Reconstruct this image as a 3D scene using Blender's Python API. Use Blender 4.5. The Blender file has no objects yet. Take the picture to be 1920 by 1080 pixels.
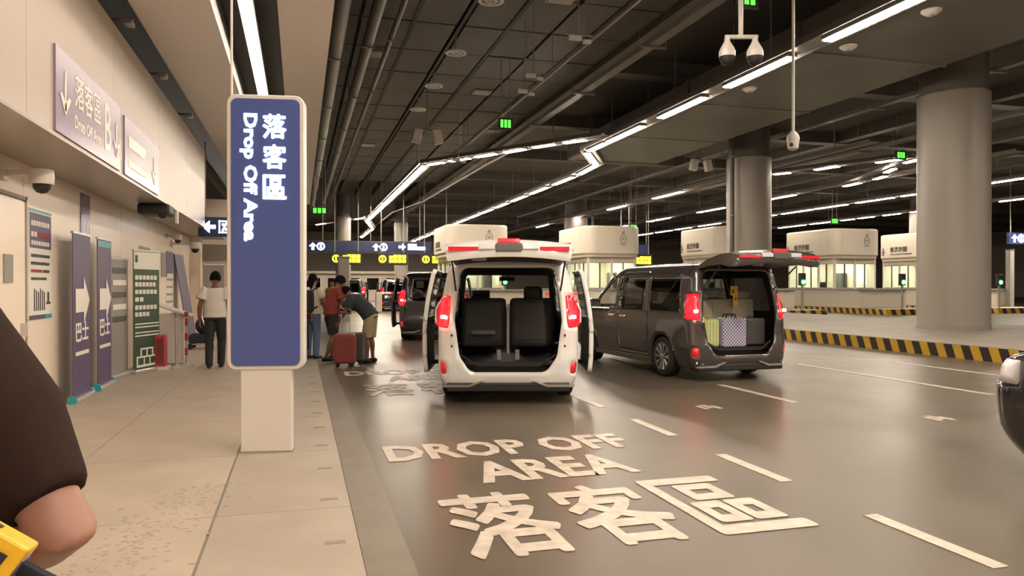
import bpy, bmesh, math, random
from math import sin, cos, pi, radians as R
from mathutils import Vector, Matrix, Euler

random.seed(7)
scene = bpy.context.scene
COL = scene.collection

# ------------------------------------------------------------------ camera
YAW = math.atan(398 / 1400)
CAM_H = 1.55
cam_d = bpy.data.cameras.new('camera')
cam_d.sensor_width = 36.0
cam_d.lens = 36.0 * 1400 / 1920
cam_d.clip_start = 0.05
cam_d.clip_end = 400
cam = bpy.data.objects.new('camera', cam_d)
COL.objects.link(cam)
cam.location = (0, 0, CAM_H)
cam.rotation_euler = (R(90 - 0.2), 0, -YAW)
scene.camera = cam

# ------------------------------------------------------------------ world, exposure
world = bpy.data.worlds.new('hall_ambient')
scene.world = world
world.use_nodes = True
wb = world.node_tree.nodes['Background']
wb.inputs[0].default_value = (1.0, 0.86, 0.70, 1)
wb.inputs[1].default_value = 0.10
scene.view_settings.view_transform = 'Standard'
scene.view_settings.look = 'None'
scene.view_settings.gamma = 1.0
scene.view_settings.use_curve_mapping = False
scene.view_settings.exposure = 0.55
LED_POWER = 70.0          # hall tubes
SLOT_POWER = 8.5         # strip in the soffit slot

# ------------------------------------------------------------------ materials
MATS = {}
def pm(name, col, rough=0.5, metal=0.0, emit=None, estr=0.0, var=0.0, scale=4.0, bump=0.0, coat=0.0, rvar=0.0, spec=None):
    m = bpy.data.materials.new(name)
    m.use_nodes = True
    nt = m.node_tree
    b = nt.nodes['Principled BSDF']
    b.inputs['Base Color'].default_value = (*col, 1)
    b.inputs['Roughness'].default_value = rough
    b.inputs['Metallic'].default_value = metal
    if coat: b.inputs['Coat Weight'].default_value = coat; b.inputs['Coat Roughness'].default_value = 0.05
    if spec is not None: b.inputs['Specular IOR Level'].default_value = spec
    if emit:
        b.inputs['Emission Color'].default_value = (*emit, 1)
        b.inputs['Emission Strength'].default_value = estr
    if var or bump or rvar:
        tc = nt.nodes.new('ShaderNodeTexCoord')
        n = nt.nodes.new('ShaderNodeTexNoise')
        n.inputs['Scale'].default_value = scale
        n.inputs['Detail'].default_value = 6
        nt.links.new(tc.outputs['Object'], n.inputs['Vector'])
        if var:
            mp = nt.nodes.new('ShaderNodeMapRange')
            mp.inputs['From Min'].default_value = 0.3; mp.inputs['From Max'].default_value = 0.7
            mp.inputs['To Min'].default_value = 1 - var; mp.inputs['To Max'].default_value = 1 + var
            nt.links.new(n.outputs['Fac'], mp.inputs['Value'])
            mx = nt.nodes.new('ShaderNodeMix'); mx.data_type = 'RGBA'; mx.blend_type = 'MULTIPLY'
            mx.inputs['Factor'].default_value = 1
            mx.inputs['A'].default_value = (*col, 1)
            nt.links.new(mp.outputs['Result'], mx.inputs['B'])
            nt.links.new(mx.outputs['Result'], b.inputs['Base Color'])
        if rvar:
            mp = nt.nodes.new('ShaderNodeMapRange')
            mp.inputs['From Min'].default_value = 0.35; mp.inputs['From Max'].default_value = 0.65
            mp.inputs['To Min'].default_value = max(0.02, rough - rvar); mp.inputs['To Max'].default_value = rough + rvar
            nt.links.new(n.outputs['Fac'], mp.inputs['Value'])
            nt.links.new(mp.outputs['Result'], b.inputs['Roughness'])
        if bump:
            bp = nt.nodes.new('ShaderNodeBump')
            bp.inputs['Strength'].default_value = bump; bp.inputs['Distance'].default_value = 0.02
            nt.links.new(n.outputs['Fac'], bp.inputs['Height'])
            nt.links.new(bp.outputs['Normal'], b.inputs['Normal'])
    MATS[name] = m
    return m
def glass_mat(name, tint, refl=0.25):
    m = bpy.data.materials.new(name); m.use_nodes = True
    nt = m.node_tree; nt.nodes.clear()
    out = nt.nodes.new('ShaderNodeOutputMaterial')
    tr = nt.nodes.new('ShaderNodeBsdfTransparent'); tr.inputs[0].default_value = (*tint, 1)
    gl = nt.nodes.new('ShaderNodeBsdfGlossy'); gl.inputs['Roughness'].default_value = 0.03
    lw = nt.nodes.new('ShaderNodeLayerWeight'); lw.inputs[0].default_value = 0.5
    pw = nt.nodes.new('ShaderNodeMath'); pw.operation = 'POWER'; pw.inputs[1].default_value = 4.0
    fr = nt.nodes.new('ShaderNodeMath'); fr.operation = 'MULTIPLY_ADD'; fr.inputs[1].default_value = 0.9; fr.inputs[2].default_value = 0.05
    nt.links.new(lw.outputs['Facing'], pw.inputs[0]); nt.links.new(pw.outputs[0], fr.inputs[0])
    mx = nt.nodes.new('ShaderNodeMixShader')
    nt.links.new(fr.outputs[0], mx.inputs[0]); nt.links.new(tr.outputs[0], mx.inputs[1]); nt.links.new(gl.outputs[0], mx.inputs[2])
    nt.links.new(mx.outputs[0], out.inputs[0])
    MATS[name] = m
    return m

pm('asphalt', (0.112, 0.093, 0.069), 0.35, var=0.16, scale=0.8, rvar=0.04, spec=0.2)
pm('gutter', (0.18, 0.15, 0.118), 0.45, var=0.12, scale=2.5)
pm('pave', (0.40, 0.335, 0.262), 0.55, var=0.10, scale=1.6, bump=0.05)
pm('pave_grey', (0.355, 0.305, 0.245), 0.5, var=0.10, scale=1.6, bump=0.05)
pm('grit', (0.33, 0.275, 0.21), 0.8)
pm('joint', (0.22, 0.19, 0.15), 0.8)
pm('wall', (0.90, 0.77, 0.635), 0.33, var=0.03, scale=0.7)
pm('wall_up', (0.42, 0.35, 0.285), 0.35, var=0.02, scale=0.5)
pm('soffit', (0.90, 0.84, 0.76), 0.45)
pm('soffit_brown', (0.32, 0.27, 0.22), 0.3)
pm('black', (0.012, 0.011, 0.010), 0.6)
pm('ceil', (0.115, 0.104, 0.094), 0.6, var=0.2, scale=0.8)
pm('ceil_back', (0.11, 0.10, 0.09), 0.8)
pm('beam', (0.125, 0.115, 0.104), 0.5)
pm('tray', (0.15, 0.135, 0.118), 0.45)
pm('duct', (0.125, 0.115, 0.094), 0.5, var=0.15, scale=0.5)
pm('pipe', (0.14, 0.125, 0.11), 0.4)
pm('conduit', (0.36, 0.34, 0.31), 0.4, metal=0.3)
pm('column', (0.305, 0.275, 0.235), 0.38)
pm('column_dark', (0.11, 0.098, 0.085), 0.5)
pm('led', (1, 1, 1), 0.5, emit=(1.0, 0.85, 0.695), estr=LED_POWER)
pm('led_slot', (1, 1, 1), 0.5, emit=(1.0, 0.86, 0.71), estr=SLOT_POWER)
pm('cream', (0.56, 0.505, 0.415), 0.45)
pm('cream_dark', (0.45, 0.39, 0.31), 0.5)
pm('white', (0.64, 0.60, 0.55), 0.4)
pm('paint_line', (0.46, 0.405, 0.335), 0.5, var=0.22, scale=9)
pm('yellow', (0.56, 0.34, 0.03), 0.5, var=0.1, scale=3)
pm('haz_black', (0.035, 0.025, 0.02), 0.5)
pm('concrete', (0.26, 0.23, 0.19), 0.6, var=0.12, scale=1.5)
pm('sign_blue', (0.056, 0.088, 0.29), 0.35)
pm('sign_navy', (0.012, 0.025, 0.09), 0.35)
pm('sign_glow', (1, 1, 1), 0.5, emit=(0.86, 0.93, 1.0), estr=1.8)
pm('glow_white', (1, 1, 1), 0.5, emit=(0.85, 0.92, 1.0), estr=4.0)
pm('glow_yellow', (1, 0.8, 0), 0.5, emit=(1.0, 0.80, 0.02), estr=3.5)
pm('glow_green', (0, 1, 0), 0.5, emit=(0.06, 1.0, 0.12), estr=9.0)
pm('glow_green_sign', (0, 1, 0), 0.5, emit=(0.10, 1.0, 0.06), estr=1.6)
pm('glow_red', (0.45, 0.01, 0.015), 0.2, emit=(1.0, 0.012, 0.03), estr=0.75, coat=1)
pm('glow_red_far', (0.8, 0.02, 0.03), 0.3, emit=(1.0, 0.03, 0.06), estr=3.0)
pm('glow_bulb', (1, 0.5, 0.4), 0.3, emit=(1.0, 0.16, 0.10), estr=60.0)
pm('glow_booth', (1, 1, 1), 0.5, emit=(1.0, 0.93, 0.74), estr=14.0)
pm('far_wall', (0.36, 0.31, 0.25), 0.6)
pm('slot_mark', (0.27, 0.23, 0.18), 0.7)
pm('red_lens', (0.50, 0.012, 0.025), 0.15, emit=(1, 0.02, 0.04), estr=0.22, coat=1)
pm('clear_lens', (0.72, 0.72, 0.75), 0.12, coat=1)
pm('van_white', (0.74, 0.735, 0.71), 0.30, coat=0.8)
pm('van_dark', (0.085, 0.072, 0.066), 0.24, metal=0.4, coat=1.0)
pm('van_black', (0.012, 0.010, 0.012), 0.22, coat=1.0)
pm('trim', (0.020, 0.018, 0.018), 0.55)
pm('trim_grey', (0.10, 0.095, 0.09), 0.5)
pm('seat_dark', (0.028, 0.025, 0.024), 0.75)
pm('seat_beige', (0.40, 0.35, 0.25), 0.7)
pm('rubber', (0.015, 0.014, 0.013), 0.8)
pm('alloy', (0.55, 0.53, 0.50), 0.3, metal=0.8)
pm('chrome', (0.8, 0.8, 0.8), 0.08, metal=1.0)
glass_mat('glass_clear', (0.72, 0.74, 0.72))
glass_mat('glass_dark', (0.10, 0.10, 0.10))
glass_mat('glass_booth', (0.80, 0.86, 0.82))
pm('purple', (0.085, 0.06, 0.135), 0.5)
pm('purple_sign', (0.26, 0.20, 0.29), 0.22)
pm('sign_text', (0.80, 0.70, 0.62), 0.3)
pm('print_white', (0.78, 0.74, 0.66), 0.6)
pm('print_black', (0.06, 0.05, 0.05), 0.6)
pm('print_red', (0.40, 0.035, 0.04), 0.6)
pm('green_board', (0.038, 0.075, 0.038), 0.5)
pm('teal', (0.03, 0.34, 0.42), 0.4)
pm('silver', (0.6, 0.58, 0.55), 0.3, metal=0.7)
pm('grey', (0.28, 0.26, 0.235), 0.5)
pm('dark_grey', (0.07, 0.065, 0.06), 0.5)
pm('skin', (0.28, 0.135, 0.09), 0.5, var=0.06, scale=12)
pm('skin_tan', (0.17, 0.08, 0.05), 0.55, var=0.06, scale=12)
pm('hair', (0.008, 0.006, 0.005), 0.95, spec=0.1)
pm('cloth_brown', (0.026, 0.0145, 0.0115), 0.9, var=0.08, scale=30, spec=0.1)
pm('cloth_white', (0.60, 0.55, 0.48), 0.85)
pm('cloth_black', (0.015, 0.014, 0.016), 0.8)
pm('cloth_red', (0.20, 0.03, 0.022), 0.85)
pm('cloth_navy', (0.018, 0.024, 0.028), 0.85)
pm('cloth_khaki', (0.30, 0.24, 0.13), 0.85)
pm('cloth_denim', (0.10, 0.15, 0.27), 0.85)
pm('cloth_hivis', (0.10, 0.75, 0.08), 0.7, emit=(0.1, 1, 0.1), estr=0.0)
pm('case_red', (0.19, 0.03, 0.03), 0.4)
pm('case_dark', (0.06, 0.05, 0.048), 0.5)
pm('bag_green', (0.45, 0.55, 0.16), 0.7)
pm('toy_yellow', (0.75, 0.42, 0.02), 0.35)
pm('bag_beige', (0.42, 0.31, 0.20), 0.7)
# blue and white check for the woven bag
m = pm('plaid', (0.5, 0.5, 0.6), 0.7); nt = m.node_tree
tc = nt.nodes.new('ShaderNodeTexCoord'); ck = nt.nodes.new('ShaderNodeTexChecker')
ck.inputs['Scale'].default_value = 34; ck.inputs['Color1'].default_value = (0.62, 0.60, 0.64, 1); ck.inputs['Color2'].default_value = (0.13, 0.13, 0.30, 1)
nt.links.new(tc.outputs['Object'], ck.inputs['Vector']); nt.links.new(ck.outputs['Color'], nt.nodes['Principled BSDF'].inputs['Base Color'])

# ------------------------------------------------------------------ helpers
def tag(o, label=None, cat=None, group=None, kind=None):
    if label: o['label'] = label
    if cat: o['category'] = cat
    if group: o['group'] = group
    if kind: o['kind'] = kind
    return o
def empty(name, loc=(0, 0, 0), rz=0.0, label=None, cat=None, group=None, kind=None):
    o = bpy.data.objects.new(name, None)
    o.empty_display_size = 0.2
    COL.objects.link(o)
    o.location = loc; o.rotation_euler = (0, 0, rz)
    return tag(o, label, cat, group, kind)
def link(name, me, mat, parent=None, loc=None, rot=None):
    o = bpy.data.objects.new(name, me)
    COL.objects.link(o)
    if mat is not None and not me.materials:
        me.materials.append(MATS[mat] if isinstance(mat, str) else mat)
    if parent: o.parent = parent
    if loc is not None: o.location = loc
    if rot is not None: o.rotation_euler = rot
    return o
def copy_tree(o, parent=None):
    c = o.copy(); COL.objects.link(c); c.parent = parent
    for ch in list(o.children): copy_tree(ch, c)
    return c
def frame_axes(d, up=(0, 0, 1)):
    d = Vector(d).normalized(); up = Vector(up)
    if abs(d.dot(up)) > 0.98: up = Vector((0, 1, 0))
    s = d.cross(up).normalized(); return s, s.cross(d).normalized()
class MB:
    def __init__(s): s.v = []; s.f = []; s.T = Matrix.Identity(4)
    def _add(s, vs, fs):
        n = len(s.v)
        s.v += [tuple(s.T @ Vector(p)) for p in vs]
        s.f += [tuple(i + n for i in f) for f in fs]
        return s
    def box(s, x0, x1, y0, y1, z0, z1):
        return s._add([(x0,y0,z0),(x1,y0,z0),(x1,y1,z0),(x0,y1,z0),(x0,y0,z1),(x1,y0,z1),(x1,y1,z1),(x0,y1,z1)],
                      [(0,3,2,1),(4,5,6,7),(0,1,5,4),(1,2,6,5),(2,3,7,6),(3,0,4,7)])
    def prism(s, pts, d):                       # polygon pts (3D), extruded by vector d
        n = len(pts); d = Vector(d); a = [Vector(p) for p in pts]
        return s._add([tuple(p) for p in a] + [tuple(p + d) for p in a],
                      [tuple(reversed(range(n))), tuple(range(n, 2*n))] + [(i, (i+1) % n, n+(i+1) % n, n+i) for i in range(n)])
    def loft(s, path, radii, n=12, side=None, cap=True):   # elliptical tube; radii r or (r_side, r_other)
        P = [Vector(p) for p in path]; vs = []; fs = []
        ref = Vector(side) if side else None
        prev = None
        for i, p in enumerate(P):
            t = (P[min(i+1, len(P)-1)] - P[max(i-1, 0)])
            if t.length < 1e-6: t = Vector((0, 0, 1))
            t.normalize()
            if ref is not None: a = (ref - t * ref.dot(t)).normalized()
            elif prev is not None: a = (prev - t * prev.dot(t)).normalized()
            else: a = frame_axes(t)[0]
            prev = a; b = t.cross(a)
            r = radii[i] if isinstance(radii, (list, tuple)) else radii
            ra, rb = r if isinstance(r, (list, tuple)) else (r, r)
            for k in range(n):
                q = 2*pi*k/n
                vs.append(tuple(p + a*ra*cos(q) + b*rb*sin(q)))
        for i in range(len(P)-1):
            for k in range(n):
                k2 = (k+1) % n
                fs.append((i*n+k, i*n+k2, (i+1)*n+k2, (i+1)*n+k))
        if cap:
            fs.append(tuple(reversed(range(n)))); fs.append(tuple(range((len(P)-1)*n, len(P)*n)))
        return s._add(vs, fs)
    def cyl(s, p0, p1, r, n=12): return s.loft([p0, p1], r, n)
    def lathe(s, prof, n=24, c=(0, 0, 0), axis='z'):       # prof: (r, h) list, closed solid
        vs = []; fs = []
        for r, h in prof:
            for k in range(n):
                q = 2*pi*k/n; x, y = r*cos(q), r*sin(q)
                p = (x, y, h) if axis == 'z' else ((h, x, y) if axis == 'x' else (y, h, x))
                vs.append((p[0]+c[0], p[1]+c[1], p[2]+c[2]))
        for i in range(len(prof)-1):
            for k in range(n):
                k2 = (k+1) % n
                fs.append((i*n+k, i*n+k2, (i+1)*n+k2, (i+1)*n+k))
        fs.append(tuple(reversed(range(n)))); fs.append(tuple(range((len(prof)-1)*n, len(prof)*n)))
        return s._add(vs, fs)
    def ball(s, c, r, n=12, m=8):
        rx, ry, rz = r if isinstance(r, (list, tuple)) else (r, r, r)
        vs = []; fs = []
        for i in range(1, m):
            a = pi*i/m
            for k in range(n):
                q = 2*pi*k/n
                vs.append((c[0]+rx*sin(a)*cos(q), c[1]+ry*sin(a)*sin(q), c[2]-rz*cos(a)))
        for i in range(m-2):
            for k in range(n):
                k2 = (k+1) % n
                fs.append((i*n+k, i*n+k2, (i+1)*n+k2, (i+1)*n+k))
        vs += [(c[0], c[1], c[2]-rz), (c[0], c[1], c[2]+rz)]
        b, t = len(vs)-2, len(vs)-1
        for k in range(n):
            k2 = (k+1) % n
            fs.append((k2, k, b)); fs.append(((m-2)*n+k, (m-2)*n+k2, t))
        return s._add(vs, fs)
    def mesh(s, name, smooth=False):
        me = bpy.data.meshes.new(name)
        me.from_pydata(s.v, [], s.f); me.validate()
        if smooth:
            me.shade_smooth()
            try: me.set_sharp_from_angle(angle=R(40))
            except Exception: pass
        return me
    def build(s, name, mat, parent=None, loc=None, rot=None, bevel=0, smooth=False, seg=2):
        o = link(name, s.mesh(name, smooth), mat, parent, loc, rot)
        if bevel:
            b = o.modifiers.new('bevel', 'BEVEL'); b.width = bevel; b.segments = seg; b.limit_method = 'ANGLE'
        return o
def box(name, mat, parent, x0, x1, y0, y1, z0, z1, bevel=0):
    return MB().box(x0, x1, y0, y1, z0, z1).build(name, mat, parent, bevel=bevel)
def rrect(w, h, r, n=6):                        # rounded rectangle outline centred at 0
    p = []
    for cx, cy, a0 in ((w/2-r, h/2-r, 0), (-w/2+r, h/2-r, 90), (-w/2+r, -h/2+r, 180), (w/2-r, -h/2+r, 270)):
        for i in range(n+1):
            a = R(a0 + 90*i/n); p.append((cx + r*cos(a), cy + r*sin(a)))
    return p
def heavy(me, b):               # thicken strokes: the glyph laid over itself with small shifts
    bm = bmesh.new()
    for k, (dx, dy) in enumerate(((0, 0), (b, 0), (-b, 0), (0, b), (0, -b), (b*.7, b*.7), (-b*.7, b*.7), (b*.7, -b*.7), (-b*.7, -b*.7))):
        m2 = me.copy(); m2.transform(Matrix.Translation((dx, dy, k*0.00012))); bm.from_mesh(m2); bpy.data.meshes.remove(m2)
    bm.to_mesh(me); bm.free()
def text_mesh(body, size, bold=0.0, depth=0.004, sx=1.0, align='LEFT', spacing=1.0, res=2):
    c = bpy.data.curves.new('lettering', 'FONT')
    c.body = body; c.size = size; c.extrude = depth/2; c.offset = bold*size; c.resolution_u = res
    c.align_x = align; c.space_character = spacing
    o = bpy.data.objects.new('lettering', c); COL.objects.link(o)
    bpy.context.view_layer.update()
    me = bpy.data.meshes.new_from_object(o.evaluated_get(bpy.context.evaluated_depsgraph_get()))
    bpy.data.objects.remove(o); bpy.data.curves.remove(c)
    if sx != 1.0: me.transform(Matrix.Diagonal((sx, 1, 1, 1)))
    me.materials.clear()
    return me
def text(name, body, size, mat, parent, M, **k):
    o = link(name, text_mesh(body, size, **k), mat, parent)
    o.matrix_basis = M
    return o
def fit_text(name, body, w, h, mat, parent, M, bold=0.0, depth=0.004, spacing=1.0):
    cjk = ord(body[0]) > 0x2000
    me = text_mesh(body, 1.0, bold=0 if cjk else bold, depth=depth, spacing=spacing)
    if cjk and bold: heavy(me, bold*1.2)
    xs = [v.co.x for v in me.vertices]; ys = [v.co.y for v in me.vertices]
    x0, x1, y0, y1 = min(xs), max(xs), min(ys), max(ys)
    me.transform(Matrix.Translation((0, 0, 0)) @ Matrix.Diagonal((w/(x1-x0), h/(y1-y0), 1, 1)) @ Matrix.Translation((-x0, -y0, 0)))
    o = link(name, me, mat, parent); o.matrix_basis = M
    return o
def TM(loc, face='-y'):          # text frame: facing -y (towards the camera), +x (left wall), up (floor), down90 (turned)
    X = {'-y': ((1,0,0),(0,0,1)), '+x': ((0,1,0),(0,0,1)), 'up': ((1,0,0),(0,1,0)), 'turned': ((0,0,-1),(1,0,0)), '-x': ((0,-1,0),(0,0,1))}[face]
    a, b = Vector(X[0]), Vector(X[1]); c = a.cross(b)
    M = Matrix((a, b, c)).transposed().to_4x4(); M.translation = loc
    return M
def arrow_pts(w, h, shaft=0.34, head=0.5, line=False):   # arrow pointing +x, centred, size w x h
    s = h*shaft/2; hx = w/2 - w*head
    return [(-w/2,-s),(hx,-s),(hx,-h/2),(w/2,0),(hx,h/2),(hx,s),(-w/2,s)]
def flat(name, pts2, mat, parent, M, depth=0.004):
    o = MB().prism([(p[0], p[1], 0) for p in pts2], (0, 0, depth)).build(name, mat, parent)
    o.matrix_basis = M
    return o
def rect2(x0, x1, y0, y1): return [(x0,y0),(x1,y0),(x1,y1),(x0,y1)]
def ordinal(i): return ['first','second','third','fourth','fifth','sixth','seventh','eighth','ninth','tenth','eleventh','twelfth','thirteenth','fourteenth','fifteenth','sixteenth'][i]

# ================================================================== the setting
road = box('floor', 'asphalt', None, -6, 95, -12, 122, -0.2, 0.0); tag(road, 'dark glossy asphalt road surface of the drop off hall', 'road', kind='structure')
gut = box('trim_1', 'gutter', None, 0.345, 0.61, -6, 60, -0.05, 0.006); tag(gut, 'concrete gutter strip along the pavement edge', 'gutter', kind='structure')
pav = box('floor_pavement', 'joint', None, -3.05, 0.34, -6, 40, -0.1, 0.022, bevel=0.01); tag(pav, 'beige paved walkway beside the road', 'pavement', kind='structure')
me_p = {}
for (x0, x1, mt) in ((-3.05, -1.80, 'pave'), (-1.80, -0.545, 'pave'), (-0.535, 0.34, 'pave_grey')):
    y = -6.0
    w = x1 - x0 - 0.008
    key = (round(w, 3), mt)
    if key not in me_p:
        me_p[key] = MB().box(0, w, 0, 1.842, 0, 0.012).mesh('paving_slab'); me_p[key].materials.append(MATS[mt])
    while y < 40:
        link('paving_slab', me_p[key], None, pav, (x0 + 0.004, y + 0.15, 0.022 - 0.004))
        y += 1.85
dm = MB().box(-0.06, 0.06, -0.025, 0.025, 0, 0.003).mesh('drain_slot'); dm.materials.append(MATS['slot_mark'])
for k in range(16):
    link('drain_slot', dm, None, pav, (0.20, 3.6 + k*0.93, 0.0295))
# grit trodden into the pavement
g = MB()
for k in range(380):
    t = random.random(); x = -1.25 + t*0.55 + random.gauss(0, 0.16); y = 3.4 + t*2.6 + random.gauss(0, 0.15); s = random.uniform(0.008, 0.025)
    g.ball((x, y, 0.030), (s, s*random.uniform(0.4, 1), 0.004), 6, 4)
tag(g.build('pavement_grit', 'grit'), 'patch of trodden grit and dried mortar on the pavement', 'grit', kind='stuff')

# left wall: lower wall, its panels, the overhanging upper wall and its underside
wl = box('wall_left', 'joint', None, -3.35, -3.03, -6, 24, 0, 3.0); tag(wl, 'beige panelled wall beside the pavement', 'wall', kind='structure')
wm = MB().box(0, 0.03, 0.006, 2.394, 0.02, 2.93).mesh('wall_panel'); wm.materials.append(MATS['wall'])
for k in range(12):
    link('wall_panel', wm, None, wl, (-3.03, -4.8 + k*2.4, 0))
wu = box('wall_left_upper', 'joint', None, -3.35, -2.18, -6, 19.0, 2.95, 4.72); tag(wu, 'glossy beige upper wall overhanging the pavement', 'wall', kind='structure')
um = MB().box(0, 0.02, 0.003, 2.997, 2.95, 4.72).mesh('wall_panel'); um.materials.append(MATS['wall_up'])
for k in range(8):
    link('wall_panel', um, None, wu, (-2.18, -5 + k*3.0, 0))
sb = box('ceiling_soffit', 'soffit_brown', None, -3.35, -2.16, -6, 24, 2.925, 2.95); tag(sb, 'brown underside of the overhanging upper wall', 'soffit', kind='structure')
box('wall_left_gap', 'black', None, -3.35, -2.6, -6, 33, 4.72, 6.2)['kind'] = 'structure'
bk = box('wall_back_left', 'wall', None, -6, -0.9, 25.5, 25.8, 0, 4.3); tag(bk, kind='structure')
box('wall_back_recess', 'soffit_brown', None, -3.35, -0.95, 25.42, 25.5, 2.35, 2.85)['kind'] = 'structure'
box('wall_left_end', 'wall', None, -3.06, -2.72, 22.9, 23.3, 0, 2.93)['kind'] = 'structure'
# suspended soffit of two panels with a lamp slot between them
s1 = empty('ceiling_canopy', (0, 0, 0), kind='structure')
for (x0, x1) in ((-2.0, -1.04), (-0.26, 0.41)):
    for k in range(13):
        box('soffit_panel', 'soffit', s1, x0, x1, -6 + k*3.0 + 0.002, -3.002 + k*3.0, 5.0, 5.22)
box('slot_back', 'trim', s1, -1.05, -0.25, -6, 33, 5.5, 5.55)
box('slot_side', 'trim', s1, -1.05, -1.04, -6, 33, 5.22, 5.5)
box('slot_side', 'trim', s1, -0.26, -0.25, -6, 33, 5.22, 5.5)
lamp = empty('linear_light', (-0.675, 0, 5.20), label='long white light strip in the ceiling slot above the blue sign', cat='light')
box('diffuser', 'led_slot', lamp, -0.085, 0.085, -6, 32.5, 0, 0.03)
box('housing', 'trim_grey', lamp, -0.10, 0.10, -6, 32.5, 0.03, 0.14)
for k in range(9): MB().cyl((0, -4+k*4, 0.14), (0, -4+k*4, 0.39), 0.01, 6).build('hanger', 'trim_grey', lamp)
for k, y in enumerate((6.3, 8.2, 10.4, 12.9, 15.8)):   # small brackets in the dark gap
    t = empty('gap_bracket', (-2.12, y, 4.86), label='small grey bracket in the dark gap over the upper wall, %s from the camera' % ordinal(k), cat='bracket', group='brackets in the dark gap over the upper wall')
    MB().box(-0.5, 0.10, -0.03, 0.03, 0.02, 0.05).build('arm', 'grey', t)
    MB().box(-0.03, 0.10, -0.10, 0.10, -0.03, 0.02).build('plate', 'silver', t)

# dark hall ceiling with its panels
cl = box('ceiling', 'ceil_back', None, -6, 95, -12, 122, 8.9, 9.1); tag(cl, kind='structure')
cols = [(0.45, 1.5), (1.6, 2.9), (3.0, 4.1), (4.35, 5.45), (5.60, 6.75), (6.85, 7.9), (8.0, 9.2)]
for (x0, x1) in cols:
    pmsh = MB().box(0, x1-x0, 0, 2.32, 0, 0.06).mesh('ceiling_panel'); pmsh.materials.append(MATS['ceil'])
    for k in range(18):
        link('ceiling_panel', pmsh, None, cl, (x0, 8 + k*2.4, 8.62 + random.uniform(-0.012, 0.012)))
for x in (2.95, 4.22, 5.52, 7.95):
    box('ceiling_runner', 'black', cl, x-0.05, x+0.05, 6, 60, 8.60, 8.9)
for k in range(12):                               # deep cross beams on the right half
    box('ceiling_beam', 'beam', cl, 9.6, 90, 14 + k*8.2, 14.6 + k*8.2, 8.4, 8.9)
for k, x in enumerate((9.4, 18.0, 25.2, 32.4, 39.8, 47.0)):
    box('ceiling_beam', 'beam', cl, x-0.25, x+0.25, -6, 104, 8.45, 8.9)
# pipes and ducts
for k, (x, z, r, nm) in enumerate(((0.85, 7.7, 0.24, 'thick'), (1.75, 8.0, 0.15, 'slimmer'), (2.35, 8.15, 0.07, 'thinnest'))):
    t = empty('ceiling_pipe', (x, 0, z), label='%s dark pipe running under the ceiling beside the beige soffit' % nm, cat='pipe', group='pipes beside the soffit')
    MB().cyl((0, 4, 0), (0, 60, 0), r, 14).build('pipe', 'pipe', t, smooth=True)
    for j in range(9):
        MB().box(-r-0.03, r+0.03, 9+j*5.5, 9.06+j*5.5, -r-0.03, -r).cyl((-r-0.02, 9.03+j*5.5, -r), (-r-0.02, 9.03+j*5.5, 8.9-z), 0.012, 6).cyl((r+0.02, 9.03+j*5.5, -r), (r+0.02, 9.03+j*5.5, 8.9-z), 0.012, 6).build('bracket', 'grey', t)
dct = empty('ceiling_duct', (13.9, 0, 7.25), label='wide flat dark duct beside the row of tube lights', cat='duct')
for k in range(7):
    box('duct_section', 'duct', dct, -2.2, 2.2, -6+k*5.4, -0.62+k*5.4, 0, 0.7, bevel=0.02)
    MB().box(-2.24, 2.24, -0.65+k*5.4, -0.57+k*5.4, -0.03, 0.73).build('flange', 'tray', dct)
    for sx in (-2.1, 2.1): MB().cyl((sx, -3+k*5.4, 0.7), (sx, -3+k*5.4, 1.65), 0.015, 6).build('hanger', 'grey', dct)
cd = empty('ceiling_conduit', (6.7, 0, 7.4), label='thin light grey conduit running towards the far end under the ceiling', cat='conduit')
MB().cyl((0, 4, 0), (0, 30.5, 0), 0.035, 8).build('tube', 'conduit', cd, smooth=True)
for j in range(10): MB().cyl((0, 6+j*2.7, 0), (0, 6+j*2.7, 1.5), 0.012, 6).build('hanger', 'grey', cd)
cw = empty('ceiling_conduit', (0, 0, 7.2), label='long bent grey conduit sloping across the ceiling behind the light rows', cat='conduit')
MB().loft([(8.6, 30.2, 0), (8.4, 34, 0), (8.0, 50, 0), (6.9, 58, 0), (6.9, 75, 0)], 0.05, 8).build('tube', 'conduit', cw, smooth=True)
for p in ((8.4, 34), (8.0, 50), (6.9, 60)): MB().cyl((*p, 0), (*p, 1.7), 0.015, 6).build('hanger', 'grey', cw)
for (x, z, lbl) in ((20.6, 8.15, 'grey cable tray running past the top of the nearest column'), (24.5, 7.6, 'far grey cable tray under the dark ceiling right of the columns'), (9.0, 7.9, 'ladder cable tray with bundled dark cables right of the thin conduit')):
    t = empty('cable_tray', (x, 0, z), label=lbl, cat='cable tray')
    nl = 5 if x > 10 else 6
    MB().box(-0.16, -0.13, 6, 70, 0, 0.13).build('rail', 'grey', t); MB().box(0.13, 0.16, 6, 70, 0, 0.13).build('rail', 'grey', t)
    MB().box(-0.15, 0.15, 6, 70, -0.01, 0.0).build('tray_base', 'tray', t)
    for j in range(12): MB().box(-0.4, 0.4, 8+j*5, 8.06+j*5, -0.06, -0.01).cyl((-0.38, 8.03+j*5, -0.03), (-0.38, 8.03+j*5, 8.9-z), 0.015, 6).cyl((0.38, 8.03+j*5, -0.03), (0.38, 8.03+j*5, 8.9-z), 0.015, 6).build('bracket', 'grey', t)
    for j in range(nl): MB().cyl((-0.10+j*0.04, 6, 0.03), (-0.10+j*0.04, 70, 0.03), 0.017, 6).build('cable', 'black', t)
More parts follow.
